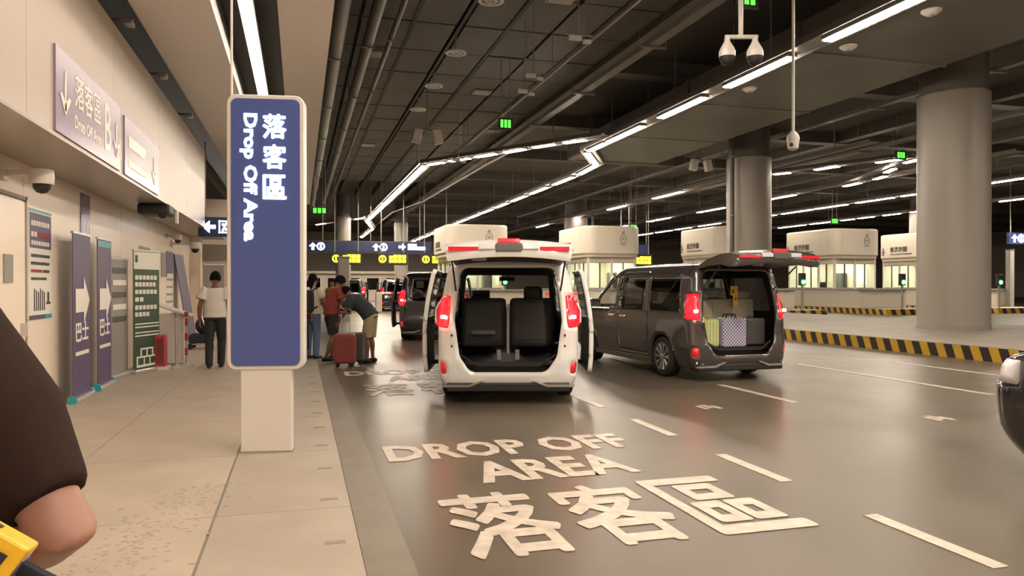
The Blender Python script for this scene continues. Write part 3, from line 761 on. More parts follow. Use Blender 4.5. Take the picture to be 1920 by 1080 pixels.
def van(name, label, loc, heading, paint, opening=True, doors='closed', seat='seat_dark', lights=True, tail='glow_red', glass='glass_dark', group=None):
    t = empty(name, loc, -heading, label, 'van', group)
    rows = []
    for z in ZS_V:
        p, seg = slice_pts(z); rows.append([[x, y, z] for x, y in p])
    nc = len(rows[0])
    V = [v for r in rows for v in r]
    faces = {}
    for i in range(len(rows)-1):
        for j in range(nc-1):
            faces[(i, j)] = 'body'
    vid = lambda i, j: i*nc+j
    cen = lambda i, j: [sum(V[vid(a, b)][k] for a, b in ((i, j), (i, j+1), (i+1, j), (i+1, j+1)))/4 for k in range(3)]
    def cut(tagname, g, ax, segs, frm=('body',)):
        """give the faces inside g (in plane ax) a tag and pull the border vertices onto g = 0"""
        ins = set()
        for (i, j), tg in faces.items():
            if tg in frm and seg[j] in segs:
                c = cen(i, j)
                if g(c[ax[0]], c[ax[1]]) < 0: ins.add((i, j))
        cnt = {}
        for (i, j), tg in faces.items():
            k = (i, j) in ins
            for a, b in ((i, j), (i, j+1), (i+1, j), (i+1, j+1)):
                cnt.setdefault(vid(a, b), set()).add(k)
        for v, s in cnt.items():
            if len(s) == 2:
                p = V[v]
                for _ in range(2):
                    x, y = p[ax[0]], p[ax[1]]; d = g(x, y); e = 1e-3
                    gx, gy = (g(x+e, y)-d)/e, (g(x, y+e)-d)/e; l = math.hypot(gx, gy) or 1
                    st = max(-0.045, min(0.045, d))
                    p[ax[0]] = x - st*gx/l; p[ax[1]] = y - st*gy/l
        for f in ins: faces[f] = tagname
    # wheel arches
    for cy in (0.98, 3.92): cut('arch', sd_circ(cy, 0.34, 0.385), (1, 2), ('side', 'fcorner', 'rcorner'))
    S = ('side', 'rcorner', 'fcorner')
    if doors != 'none': cut('door', sd_poly([(1.52, .36), (2.58, .36), (2.58, 1.78), (1.62, 1.78), (1.52, 1.1)]), (1, 2), ('side',))
    cut('glass_quarter', sd_poly([(0.46, 1.15), (1.38, 1.15), (1.42, 1.66), (0.55, 1.66)], 0.03), (1, 2), S)
    cut('door_glass', sd_poly([(1.68, 1.15), (2.46, 1.15), (2.46, 1.66), (1.72, 1.66)], 0.03), (1, 2), S, ('door', 'body'))
    cut('glass_front', sd_poly([(2.76, 1.15), (3.62, 1.15), (3.50, 1.22), (3.02, 1.66), (2.76, 1.66)], 0.03), (1, 2), S)
    cut('windshield', sd_poly([(-2, 1.16), (0.1, 1.16), (0.1, 1.74), (-2, 1.74)]) if False else (lambda x, z: max(abs(z-1.46)-0.29, abs(x)-(0.80-0.16*(z-1.17)))), (0, 2), ('front', 'fcorner'))
    g_open = lambda x, z: sd_poly([(-.50, .68), (-.42, .56), (.42, .56), (.50, .68), (.56, 1.1), (.50, 1.66), (-.50, 1.66), (-.56, 1.1)], 0.14)(x, z)
    if opening: cut('opening', g_open, (0, 2), ('rear', 'rcorner'))
    else: cut('rear_glass', sd_poly([(-.5, 1.2), (.5, 1.2), (.46, 1.62), (-.46, 1.62)], 0.06), (0, 2), ('rear',))
    cut('tail', sd_poly([(-.96, 1.02), (-.79, 1.0), (-.77, 1.10), (-.76, 1.42), (-.86, 1.40), (-.96, 1.26)], 0.01), (0, 2), ('rear', 'rcorner'))
    cut('reflector', sd_poly([(-.885, .40), (-.80, .40), (-.81, .56), (-.895, .56)]), (0, 2), ('rear', 'rcorner'))
    cut('lamp', sd_poly([(-1, .78), (-.45, .80), (-.50, .93), (-1, .96)], 0.01), (0, 2), ('front', 'fcorner'))
    cut('grille', sd_poly([(-.38, .46), (.5, .46), (.5, .90), (-.38, .90)], 0.02), (0, 2), ('front',))
    def part(nm, tags, mat, mirror=True, side=0, parent=None, off=(0, 0, 0), solid=0.0, inner=None, smooth=True):
        fs = [f for f, tg in faces.items() if tg in tags]
        if not fs: return None
        vs = []; idx = {}; ff = []
        for sgn in ((-1, 1) if mirror else (side,)):
            for (i, j) in fs:
                q = []
                for a, b in ((i, j), (i+1, j), (i+1, j+1), (i, j+1)):
                    v = vid(a, b); k = (v, sgn) if abs(V[v][0]) > 1e-5 else (v, 0)
                    if k not in idx:
                        idx[k] = len(vs); x, y, z = V[v]; x = x if sgn == -1 else -x
                        vs.append((x+off[0]*sgn, y+off[1], z+off[2]))
                    q.append(idx[k])
                ff.append(tuple(q) if sgn == -1 else tuple(reversed(q)))
        me = bpy.data.meshes.new(nm); me.from_pydata(vs, [], ff); me.validate()
        me.materials.append(MATS[mat])
        if smooth: me.shade_smooth(); me.set_sharp_from_angle(angle=R(50))
        o = link(nm, me, None, parent or t)
        if solid:
            if inner: me.materials.append(MATS[inner])
            s = o.modifiers.new('thickness', 'SOLIDIFY'); s.thickness = solid; s.offset = -1
            if inner: s.material_offset = 1
        return o
    part('body', ('body',) + (() if opening else ()), paint, solid=0.035, inner='trim')
    for s in (-1, 1):
        part('tail_lamp', ('tail',), tail, False, s, solid=0.03, inner='trim')
        part('reflector', ('reflector',), 'red_lens', False, s, solid=0.01)
        part('headlamp', ('lamp',), 'clear_lens', False, s, solid=0.02)
        part('side_window', ('glass_quarter',), glass, False, s)
        part('side_window', ('glass_front',), 'glass_clear' if glass != 'glass_dark' or True else glass, False, s)
        off = {'open': (0.25, -0.95, 0), 'ajar': (0.012, -0.03, 0), 'closed': (0.004, 0, 0), 'none': (0, 0, 0)}[doors]
        if doors != 'none':
            d = part('sliding_door', ('door',), paint, False, s, off=off, solid=0.06, inner='trim')
            part('door_window', ('door_glass',), glass, False, s, parent=d, off=off)
            hy = 2.40 + off[1]
            MB().box(-0.012, 0.012, -0.11, 0.11, -0.018, 0.018).build('handle', 'chrome', d, (s*(0.935+off[0]), hy, 0.98), bevel=0.006)
            if doors == 'open': MB().box(-0.02, 0.30, -0.04, 0.04, 0.40, 0.46).box(-0.02, 0.30, -0.04, 0.04, 1.0, 1.05).build('door_arm', 'trim', d, (s*0.90 if s > 0 else -1.18, 1.35, 0))
        else:
            part('side_window', ('door_glass',), glass, False, s)
    part('windshield', ('windshield',), 'glass_clear')
    part('grille', ('grille',), 'chrome')
    if not opening: part('rear_window', ('rear_glass',), glass)
    # lamps lit inside the tail units
    if lights:
        for s in (-1, 1):
            MB().box(-0.035, 0.035, -0.02, 0.01, -0.022, 0.022).build('brake_bulb', 'glow_bulb', t, (s*0.845, 0.036, 1.14), bevel=0.008)
    # chassis, bumper trim
    MB().box(-0.70, 0.70, 0.25, 4.6, 0.19, 0.50).build('underbody', 'trim', t)
    for s in (-1, 1):
        for cy in (0.98, 3.92):
            m = MB(); n = 14
            for i in range(n):
                a0, a1 = pi*i/n, pi*(i+1)/n
                m.prism([(0, cy+0.385*cos(a0), 0.34+0.385*sin(a0)), (0, cy+0.385*cos(a1), 0.34+0.385*sin(a1)), (0, cy+0.40*cos(a1), 0.34+0.40*sin(a1)), (0, cy+0.40*cos(a0), 0.34+0.40*sin(a0))], (s*0.25, 0, 0))
            m.build('wheel_housing', 'trim', t, (s*0.64, 0, 0))
            # wheel
            w = MB().lathe([(0.20, -0.10), (0.30, -0.11), (0.335, -0.085), (0.34, 0), (0.335, 0.085), (0.30, 0.11), (0.20, 0.10)], 32, axis='x').build('wheel', 'rubber', t, (s*0.80, cy, 0.34), smooth=True)
            MB().lathe([(0.235, 0.0), (0.24, 0.112), (0.225, 0.116), (0.215, 0.05), (0.02, 0.05)], 32, axis='x').build('rim_well', 'trim_grey', w, rot=(0, 0, 0 if s > 0 else pi), smooth=True)
            sp = MB()
            for k in range(10):
                a = 2*pi*k/10
                c0, s0 = cos(a), sin(a)
                for da in (-0.09, 0.09):
                    sp.loft([(0.085, 0.05*cos(a), 0.05*sin(a)), (0.113, 0.222*cos(a+da), 0.222*sin(a+da))], [0.016, 0.012], 5)
            sp.lathe([(0.06, 0.05), (0.055, 0.115), (0.02, 0.12)], 14, axis='x')
            sp.build('rim_spokes', 'alloy', w, rot=(0, 0, 0 if s > 0 else pi), smooth=True)
        # mirror, handle, belt trim
        mi = MB().box(-0.11, 0.11, -0.07, 0.07, -0.12, 0.12).build('side_mirror', paint, t, (s*1.02, 3.42, 1.17), bevel=0.04, seg=3)
        MB().box(-0.09, 0.09, -0.082, -0.072, -0.10, 0.10).build('mirror_glass', 'chrome', mi)
        MB().box(-0.10, 0.0, -0.02, 0.02, -0.02, 0.02).build('mirror_arm', 'trim', mi, (-s*0.06 if s > 0 else 0.14, 0, -0.10))
        MB().box(-0.012, 0.012, -0.11, 0.11, -0.018, 0.018).build('door_handle', 'chrome', t, (s*0.935, 2.86, 0.98), bevel=0.006)
        MB().loft([(s*0.924, 0.45, 1.105), (s*0.924, 3.55, 1.105)], 0.012, 6).build('belt_trim', 'chrome', t)
        MB().loft([(s*0.825, 0.50, 1.73), (s*0.825, 2.95, 1.73), (s*0.86, 3.55, 1.30)], 0.014, 6).build('window_trim', 'chrome', t)
        MB().box(0, 0.03, 1.35, 3.55, 0.20, 0.30).build('side_skirt', paint, t, (s*0.90 - (0.03 if s < 0 else 0), 0, 0), bevel=0.01)
    # rear valance
    MB().box(-0.80, 0.80, 0.005, 0.30, 0.17, 0.285).build('rear_valance', 'trim', t, bevel=0.02)
    for s in (-1, 1):
        MB().prism([(s*0.86, -0.012, 0.262), (s*0.52, -0.012, 0.262), (s*0.36, -0.012, 0.315), (s*0.30, -0.012, 0.315), (s*0.50, -0.012, 0.232), (s*0.86, -0.012, 0.232)], (0, 0.05, 0)).build('exhaust_trim', 'chrome', t)
    # cabin
    box('cabin_floor', 'trim', t, -0.80, 0.80, 0.16, 4.0, 0.50, 0.54)
    MB().box(-0.78, 0.78, 3.15, 3.75, 0.75, 1.12).build('dashboard', 'trim', t, bevel=0.06)
    MB().box(-0.13, 0.13, 0, 0.03, -0.035, 0.035).cyl((0, 0.01, 0.03), (0, 0.05, 0.12), 0.012, 6).build('rearview_mirror', 'trim', t, (0, 3.02, 1.66), bevel=0.01)
    for (yy, xs, w, h) in ((2.45, (-0.42, 0.42), 0.52, 1.15), (1.55, (-0.42, 0.42), 0.50, 1.00)):
        for xx in xs:
            st = MB().box(-w/2, w/2, -0.09, 0.09, 0.55, h).build('seat', seat, t, (xx, yy, 0.06), (R(8), 0, 0), bevel=0.05, seg=3)
            MB().box(-0.14, 0.14, -0.06, 0.06, h+0.06, h+0.27).cyl((-0.06, 0, h-0.02), (-0.06, 0, h+0.1), 0.01, 6).cyl((0.06, 0, h-0.02), (0.06, 0, h+0.1), 0.01, 6).build('headrest', seat, st, bevel=0.03, seg=3)
            MB().box(-w/2, w/2, 0, 0.5, 0.45, 0.60).build('seat_cushion', seat, st, bevel=0.04)
    if opening:
        # raised tailgate
        yh, zh = 0.25, 1.90
        hm = [(0, 0.0, 0.0), (0, -0.50, 0.05), (0, -0.92, 0.02), (0, -1.22, -0.02)]
        prof_t = [(0.02, 0.0), (-0.35, 0.075), (-0.75, 0.115), (-1.08, 0.10), (-1.20, 0.02), (-1.22, -0.07)]
        prof_b = [(-1.20, -0.12), (-1.0, -0.10), (-0.72, -0.04), (-0.35, -0.02), (0.02, -0.04)]
        hw = [0.70, 0.735, 0.755, 0.76, 0.745, 0.735, 0.72, 0.735, 0.74, 0.72, 0.69]
        pr_ = prof_t + prof_b
        n = 12; vs = []; fs = []
        for i in range(n+1):
            u = -1 + 2*i/n
            for (yy, zz), w in zip(pr_, hw):
                cv = -0.05*u*u
                vs.append((u*w, yy + 0.06*u*u*(1 if yy < -0.9 else 0), zz + cv))
        m_ = len(pr_)
        for i in range(n):
            for k in range(m_):
                k2 = (k+1) % m_
                fs.append((i*m_+k, i*m_+k2, (i+1)*m_+k2, (i+1)*m_+k))
        fs.append(tuple(range(m_))); fs.append(tuple(reversed([n*m_+k for k in range(m_)])))
        mb = MB(); mb._add(vs, fs)
        hg = mb.build('tailgate', paint, t, (0, yh, zh), (R(-5), 0, 0), smooth=True)
        hg.data.materials.append(MATS['trim'])
        for p in hg.data.polygons:
            if p.index < n*m_ and (p.index % m_) in (6, 7, 8, 9): p.material_index = 1
        # lamps across the gate's end
        def gl(nm, mat, x0, x1, z0, z1, y=-1.235):
            MB().box(x0, x1, y, y+0.05, z0, z1).build(nm, mat, hg, bevel=0.008)
        for s in (-1, 1):
            a, b = sorted((s*0.36, s*0.71)); gl('gate_lamp', 'red_lens', a, b, -0.05, 0.0, -1.20)
            a, b = sorted((s*0.16, s*0.35)); gl('gate_lamp', 'clear_lens', a, b, -0.035, 0.03, -1.235)
        gl('gate_lamp', 'red_lens', -0.13, 0.13, 0.045, 0.10, -1.19)
        gl('plate_recess', 'trim_grey', -0.15, 0.15, -0.06, 0.035, -1.24)
        MB().box(-0.09, 0.09, -1.12, -1.08, -0.155, -0.10).build('gate_handle', 'grey', hg, (-0.35, 0, 0), bevel=0.01)
        for s in (-1, 1):
            MB().cyl((s*0.685, 0.16, 1.45), (s*0.70, -0.42, 1.845), 0.012, 8).build('gas_strut', 'trim', t)
        MB().loft([(-.62, .085, .64), (-.40, .06, .50), (.40, .06, .50), (.62, .085, .64)], 0.015, 6).build('door_seal', 'rubber', t)
        for s in (-1, 1):
            for z in (0.66, 0.76, 0.90): MB().box(-0.012, 0.012, -0.008, 0.004, -0.015, 0.015).build('bump_stop', 'trim', t, (s*0.735, 0.035, z))
    return t

VH = R(15.2)
vw = van('people_carrier', 'white people carrier with open tailgate and both sliding doors slid back', (2.60, 9.32, 0), VH, 'van_white', True, 'open', glass='glass_dark')
# folded third row seats and load floor of the white van
for sx in (-0.335, 0.335):
    st = MB().box(-0.31, 0.31, -0.08, 0.08, 0.70, 1.38).build('rear_seat', 'seat_dark', vw, (sx, 0.62, 0), (R(-6), 0, 0), bevel=0.06, seg=3)
    MB().box(-0.25, 0.25, -0.088, -0.078, 0.80, 1.30).build('seat_panel', 'trim', st, bevel=0.004)
    MB().box(-0.13, 0.13, -0.06, 0.06, 1.34, 1.45 if sx < 0 else 1.56).build('headrest', 'seat_dark', st, (-0.05 if sx < 0 else 0.02, 0.14, 0), bevel=0.05, seg=3)
    MB().box(-0.03, 0.03, -0.13, -0.08, 0.48, 0.66).build('latch', 'grey', st, ((0.21 if sx < 0 else -0.21), -0.08, 0), bevel=0.01)
MB().box(-0.16, 0.16, -0.02, 0.0, 0.88, 0.935).build('seat_handle', 'trim_grey', vw, (-0.335, 0.515, 0), bevel=0.01)
MB().box(-0.018, 0.018, 0.40, 0.46, 0.62, 1.30).build('centre_belt', 'grey', vw, (0.0, 0.02, 0))

vg = van('people_carrier', 'dark grey people carrier with open tailgate and luggage inside', (6.90, 10.62, 0), R(-3.0), 'van_dark', True, 'ajar', seat='seat_beige')
bw = MB().box(-0.64, 0.64, -0.09, 0.09, 0.95, 1.32).build('rear_seat', 'seat_beige', vg, (0.06, 0.62, 0), (R(-5), 0, 0), bevel=0.04, seg=3)
for sx in (-0.45, 0.45): MB().box(-0.15, 0.15, -0.06, 0.06, 1.33, 1.46).build('headrest', 'seat_beige', bw, (sx, 0, 0), bevel=0.04)
for sx in (-0.2, 0.2): MB().box(-0.003, 0.003, -0.096, -0.09, 0.97, 1.30).build('seat_seam', 'grey', bw, (sx, 0, 0))

vb = van('people_carrier', 'black people carrier with red tail lamps beyond the white van', (3.55, 20.6, 0), R(11), 'van_black', False, 'open')
vr = van('people_carrier', 'black vehicle cut off by the right edge of the picture', (5.92, 0.05, 0), R(0), 'van_black', False, 'closed', lights=False, tail='red_lens')
vr.location = (6.33, 0.05, 0)
# far traffic: copies of the black vehicle
for k, (x, y, h, l) in enumerate(((5.6, 45.0, 4, 'nearer'), (3.0, 47.5, 2, 'leftmost'), (7.0, 56, 3, 'middle'), (4.6, 66, 3, 'farthest left'), (13.2, 52, 2, 'right'))):
    c = copy_tree(vb); c.location = (x, y, 0); c.rotation_euler = (0, 0, R(-h)); c['label'] = 'far dark vehicle with red tail lamps queueing at the gates, the %s one' % l
    c['group'] = 'far vehicles queueing at the gates'

# luggage in the grey van (set in the van's frame, standing on its load floor)
def in_van(v, x, y, z): return v.matrix_basis @ Vector((x, y, z))
bpy.context.view_layer.update()
rzg = vg.rotation_euler.z
def luggage(name, x, y, label, cat):
    p = in_van(vg, x, y, 0.54); return empty(name, p, rzg, label, cat)
t = luggage('travel_bag', -0.46, 0.34, 'pale green ribbed travel bag in the grey van boot', 'bag')
MB().box(-0.17, 0.17, -0.16, 0.16, 0, 0.46).build('body', 'bag_green', t, bevel=0.05, seg=3)
for i in range(5): MB().box(-0.006, 0.006, -0.17, -0.158, 0.03, 0.43).build('rib', 'print_white', t, (-0.12+i*0.06, 0, 0))
MB().loft([(-0.08, 0, 0.45), (-0.06, 0, 0.51), (0.06, 0, 0.51), (0.08, 0, 0.45)], 0.012, 6).build('handle', 'bag_green', t)
t = luggage('checked_bag', -0.02, 0.33, 'blue and white checked woven bag in the grey van boot', 'bag')
MB().box(-0.225, 0.225, -0.17, 0.17, 0, 0.47).build('body', 'plaid', t, bevel=0.025, seg=2)
MB().box(-0.225, 0.225, -0.012, 0.012, 0.468, 0.48).build('zip', 'print_white', t)
for s in (-1, 1): MB().loft([(-0.10, s*0.05, 0.46), (-0.08, s*0.05, 0.53), (0.08, s*0.05, 0.53), (0.10, s*0.05, 0.46)], 0.012, 6).build('handle', 'cloth_navy', t)
t = luggage('hard_suitcase', 0.43, 0.36, 'dark grey hard suitcase in the grey van boot', 'suitcase')
MB().box(-0.19, 0.19, -0.14, 0.12, 0.02, 0.46).build('shell', 'dark_grey', t, bevel=0.03, seg=3)
MB().box(-0.192, 0.192, 0.01, 0.02, 0.02, 0.46).build('zip', 'trim', t)
for s in (-1, 1): MB().cyl((s*0.12-0.01, 0, 0.02), (s*0.12+0.01, 0, 0.02), 0.02, 8).build('wheel', 'rubber', t)
MB().loft([(-0.06, 0, 0.455), (-0.05, 0, 0.49), (0.05, 0, 0.49), (0.06, 0, 0.455)], 0.01, 6).build('handle', 'trim', t)
p = in_van(vg, 0.20, 0.53, 1.32)
t = empty('hanging_tag', p, rzg, 'yellow and black tag hanging over the beige seat in the grey van', 'tag')
MB().box(-0.07, 0.07, -0.03, -0.018, 0.06, 0.22).box(-0.02, 0.075, -0.03, -0.018, -0.12, 0.06).build('card', 'toy_yellow', t)
MB().box(-0.04, 0.0, -0.034, -0.03, 0.10, 0.16).box(0.01, 0.045, -0.034, -0.03, -0.02, 0.02).build('print', 'print_black', t)
MB().box(-0.01, 0.01, -0.03, 0.05, 0.20, 0.23).build('loop', 'trim', t)

# ================================================================== road markings
def marking(y0, label_tail):
    t = empty('road_lettering', (0, y0, 0.004), label='DROP OFF AREA lettering painted on the road, ' + label_tail, cat='road marking')
    fit_text('lettering', 'DROP OFF', 2.38, 0.66, 'paint_line', t, TM((0.75, 6.57, 0), 'up'), bold=0.035, depth=0.0015)
    fit_text('lettering', 'AREA', 1.36, 0.70, 'paint_line', t, TM((1.38, 5.67, 0), 'up'), bold=0.035, depth=0.0015)
    for i, ch in enumerate('落客區'):
        fit_text('character', ch, 0.70, 1.32, 'paint_line', t, TM((0.93 + i*0.80, 4.08, 0), 'up'), bold=0.018, depth=0.0015)
marking(0, 'nearest the camera')
marking(6.45, 'half under the white van')
def dashes(x, ys, L, label, w=0.11, dx=0.0):
    for k, y in enumerate(ys):
        o = box('lane_dash', 'paint_line', None, -w/2, w/2, 0, L, 0, 0.004)
        o.location = (x + dx*k, y, 0.001)
        tag(o, label % ordinal(k), 'road marking', 'white lane dashes')
dashes(3.70, [5.07 + k*1.87 for k in range(-2, 12)], 0.98, 'short white dash beside the drop off lettering, %s from the camera')
dashes(6.30, [8.45 + k*4.2 for k in range(0, 5)], 1.85, 'white dash in the lane line by the grey van, %s from the camera')
for (x, y0, y1, l) in ((9.42, 8.3, 12.6, 'long thin white line on the open road at the right'), (11.55, 9.9, 12.4, 'thin white line nearest the striped kerb'), (9.42, 16, 30, 'thin white lane line running away behind the grey van')):
    o = box('lane_line', 'paint_line', None, x-0.06, x+0.06, y0, y1, 0.001, 0.005); tag(o, l, 'road marking')
for (x, y, l) in ((5.0, 8.45, 'small worn white mark on the road below the grey van'), (7.15, 7.0, 'tiny white mark in the middle of the open road')):
    t = empty('worn_marking', (x, y, 0.002), label=l, cat='road marking')
    for (a, b) in ((-0.10, -0.02), (0.0, 0.05), (0.09, -0.03)): MB().box(a-0.035, a+0.035, b-0.12, b+0.12, 0, 0.003).build('fleck', 'paint_line', t)

# ================================================================== blue drop off sign
sg = empty('totem_sign', (-0.285, 7.2, 0.03), R(-9), label='tall blue drop off area totem sign on the pavement', cat='sign')
out = rrect(0.685, 2.50, 0.085, 8)
MB().prism([(p[0], -0.07, p[1]+2.0) for p in out], (0, 0.14, 0)).build('frame', 'white', sg, bevel=0.012, smooth=True)
out = rrect(0.605, 2.42, 0.055, 8)
MB().prism([(p[0], -0.078, p[1]+2.0) for p in out], (0, 0.02, 0)).build('panel', 'sign_blue', sg)
MB().box(-0.225, 0.225, -0.06, 0.06, 0.0, 0.76).build('pedestal', 'white', sg, bevel=0.008)
MB().box(-0.235, 0.235, -0.07, 0.07, 0.0, 0.015).build('base_plate', 'grey', sg)
for i, ch in enumerate('落客區'):
    fit_text('character', ch, 0.21, 0.225, 'sign_glow', sg, TM((-0.025, -0.082, 2.85 - i*0.275), '-y'), bold=0.022, depth=0.008)
fit_text('lettering', 'Drop Off Area', 1.155, 0.155, 'sign_glow', sg, TM((-0.225, -0.082, 3.075), 'turned'), bold=0.034, depth=0.008)
# the suspension rod at its left edge
rod = empty('hanging_rod', (-0.615, 7.25, 3.28), label='thin pale rod hanging from the soffit behind the blue sign', cat='rod')
MB().cyl((0.0, 0.25, 0.0), (0.0, 0.25, 1.72), 0.012, 8).build('rod', 'white', rod); MB().cyl((0, .25, 1.70), (0, .25, 1.72), 0.04, 10).build('rose', 'white', rod)

# ================================================================== left wall things
def down_arrow(t, y, z, h, w, x):
    lw = 0.045
    m = MB().prism([(y-lw/2, z+h, 0), (y+lw/2, z+h, 0), (y+lw/2, z+lw, 0), (y-lw/2, z+lw, 0)], (0, 0, 0.006))
    for s in (-1, 1): m.prism([(y, z, 0), (y+s*w/2, z+h*0.42, 0), (y+s*w/2-s*0.06, z+h*0.42+0.02, 0), (y, z+0.11, 0)], (0, 0, 0.006))
    o = m.build('arrow', 'sign_text', t); o.matrix_basis = TM((x, 0, 0), '+x')
ws = empty('wall_sign', (-2.16, 0, 0), label='purple drop off area B sign with down arrows on the upper wall', cat='sign')
box('panel', 'purple_sign', ws, 0, 0.02, 7.7, 10.25, 2.97, 3.76)
down_arrow(ws, 7.98, 3.16, 0.42, 0.34, 0.021); down_arrow(ws, 10.03, 3.10, 0.42, 0.30, 0.021)
fit_text('lettering', '落客區', 1.0, 0.34, 'sign_text', ws, TM((0.021, 8.30, 3.32), '+x'), bold=0.01)
fit_text('lettering', 'Drop Off Area', 1.02, 0.17, 'sign_text', ws, TM((0.021, 8.30, 3.07), '+x'), bold=0.01)
fit_text('lettering', 'B', 0.30, 0.55, 'sign_text', ws, TM((0.021, 9.48, 3.10), '+x'), bold=0.01)
w2 = empty('wall_sign', (-2.16, 0, 0), label='smaller purple arrow sign farther along the upper wall', cat='sign')
box('panel', 'purple_sign', w2, 0, 0.02, 10.5, 12.9, 2.97, 3.72)
down_arrow(w2, 12.45, 3.08, 0.42, 0.34, 0.021)
for (a, b, z0, z1) in ((10.7, 11.8, 3.35, 3.50), (10.7, 11.9, 3.10, 3.18)): flat('lettering', rect2(a, b, z0, z1), 'sign_text', w2, TM((0.021, 0, 0), '+x'))
# notice poster
ps = empty('wall_poster', (-3.0, 9.76, 1.15), label='white notice poster with a dark purple heading on the left wall', cat='poster')
box('sheet', 'print_white', ps, 0, 0.012, 0, 0.80, 0, 1.30)
box('heading', 'purple', ps, 0.012, 0.015, 0.02, 0.78, 0.84, 1.25); box('stripe', 'teal', ps, 0.012, 0.015, 0, 0.80, 1.265, 1.295); box('stripe', 'purple', ps, 0.012, 0.015, 0, 0.55, 0.0, 0.05); box('stripe', 'teal', ps, 0.012, 0.015, 0.55, 0.8, 0.0, 0.05)
for (a, b, z, h, mt) in ((.06, .72, 1.13, .06, 'print_white'), (.06, .28, 1.00, .06, 'print_white'), (.30, .70, 1.00, .06, 'print_red'), (.06, .72, .90, .05, 'print_white'), (.06, .74, .75, .035, 'print_black'), (.06, .72, .66, .035, 'print_black'), (.06, .45, .57, .035, 'print_red'), (.48, .72, .57, .035, 'print_black'), (.06, .62, .48, .03, 'print_black')):
    n = max(2, int((b-a)/0.075)); wdt = (b-a)/n
    m = MB()
    for i in range(n): m.box(0.015, 0.018, a+i*wdt, a+i*wdt+wdt*0.75, z-h/2, z+h/2)
    m.build('print_line', mt, ps)
m = MB()
for i in range(6): m.box(0.012, 0.016, .16+i*.07, .19+i*.07, .10, .36 - 0.02*(i % 3))
m.box(.012, .016, .60, .75, .17, .20); m.box(.012, .016, .64, .70, .2, .32); m.build('drawing', 'print_black', ps)
# service door with plate
d1 = empty('door_1', (-3.0, 7.5, 0.03), kind='structure', label='flush beige service door at the left edge', cat='door')
box('leaf', 'wall', d1, 0.0, 0.02, 0.04, 2.11, 0.01, 2.46)
box('frame', 'grey', d1, 0.0, 0.03, 0, 0.04, 0, 2.52); box('frame', 'grey', d1, 0.0, 0.03, 2.11, 2.15, 0, 2.52); box('frame', 'grey', d1, 0.0, 0.03, 0, 2.15, 2.48, 2.52)
box('plate', 'grey', d1, 0.02, 0.035, 1.45, 1.70, 1.55, 1.85); box('handle', 'silver', d1, 0.02, 0.08, 1.95, 1.99, 0.95, 1.10)
# L1 strip
ls = empty('wall_strip', (-3.0, 11.88, 1.95), label='narrow purple wall strip lettered L1 above the banners', cat='sign')
box('strip', 'purple_sign', ls, 0, 0.015, 0, 0.47, 0, 0.92)
fit_text('lettering', 'L1', 0.26, 0.20, 'sign_text', ls, TM((0.016, 0.09, 0.34), '+x'), bold=0.02)
# roll up banners
def rollup(x, y, rz, w, h, mat, label, lean=0.0):
    t = empty('rollup_banner', (x, y, 0.03), rz, label, 'banner')       # local x along the banner, -y is its printed face
    box('base', 'silver', t, 0, w, -0.07, 0.07, 0, 0.07, bevel=0.015)
    MB().prism([(0.02, -0.005, 0.07), (w-0.02, -0.005, 0.07), (w-0.02, lean-0.005, h), (0.02, lean-0.005, h)], (0, 0.01, 0)).build('sheet', mat, t)
    MB().cyl((w/2, 0.05, 0.05), (w/2, lean+0.03, h), 0.01, 8).build('pole', 'silver', t)
    box('top_rail', 'silver', t, 0.01, w-0.01, lean-0.015, lean+0.02, h-0.01, h+0.02)
    return t
Fp = lambda x, z: TM((x, -0.009, z), '-y')
for k, (y, lb) in enumerate(((10.72, 'nearer purple roll up banner with a white arrow by the wall'), (11.93, 'farther purple roll up banner with a white arrow by the wall'))):
    t = rollup(-2.80, y, R(90), 0.85, 2.2, 'purple', lb)
    flat('arrow', arrow_pts(0.66, 0.62, 0.5, 0.42), 'print_white', t, Fp(0.45, 1.32))
    fit_text('lettering', '巴士', 0.60, 0.26, 'print_white', t, Fp(0.13, 0.78), bold=0.02)
    flat('lettering', rect2(0, 0.62, 0, 0.05), 'print_white', t, Fp(0.12, 0.60))
    if k: flat('heading', rect2(0, 0.80, 0, 0.09), 'teal', t, Fp(0.02, 2.08))
    for s in (0, 0.85): MB().cyl((s-0.02, 0, 0.045), (s+0.02, 0, 0.045), 0.06, 14).build('end_cap', 'teal', t)
rzg_ = math.atan2(0.80, 0.29)
t = rollup(-2.74, 14.0, rzg_, 0.85, 2.12, 'green_board', 'dark green roll up banner with white print and a car drawing')
flat('heading', rect2(0.02, 0.83, 0, 0.30), 'print_white', t, Fp(0, 1.80)); flat('logo', rect2(0.06, 0.13, 0, 0.12), 'green_board', t, Matrix.Translation((0, -0.006, 0)) @ Fp(0, 1.92))
for i, (z, w) in enumerate(((1.62, .70), (1.50, .66), (1.37, .70), (1.24, .28), (1.10, .70), (0.98, .46))):
    n = max(2, int(w/0.10)); m = MB()
    for j in range(n): m.box(j*w/n, (j+.78)*w/n, 0, 0.075, 0, 0.004)
    o = m.build('print_line', 'print_white', t); o.matrix_basis = Fp(0.06, z)
for i in range(4): flat('print_line', rect2(0.06, 0.80, 0, 0.022), 'print_white', t, Fp(0, 0.84 - i*0.055 - (0.04 if i > 1 else 0)))
m = MB()
for (a, b, c, d) in ((.10, .75, .10, .14), (.10, .14, .10, .26), (.71, .75, .10, .26), (.10, .75, .26, .29), (.22, .26, .29, .40), (.58, .62, .29, .40), (.22, .62, .40, .43), (.32, .35, .14, .26), (.50, .53, .14, .26), (.40, .44, .29, .40)): m.box(a, b, c, d, 0, 0.004)
o = m.build('car_drawing', 'print_white', t); o.matrix_basis = Fp(0, 0.0)
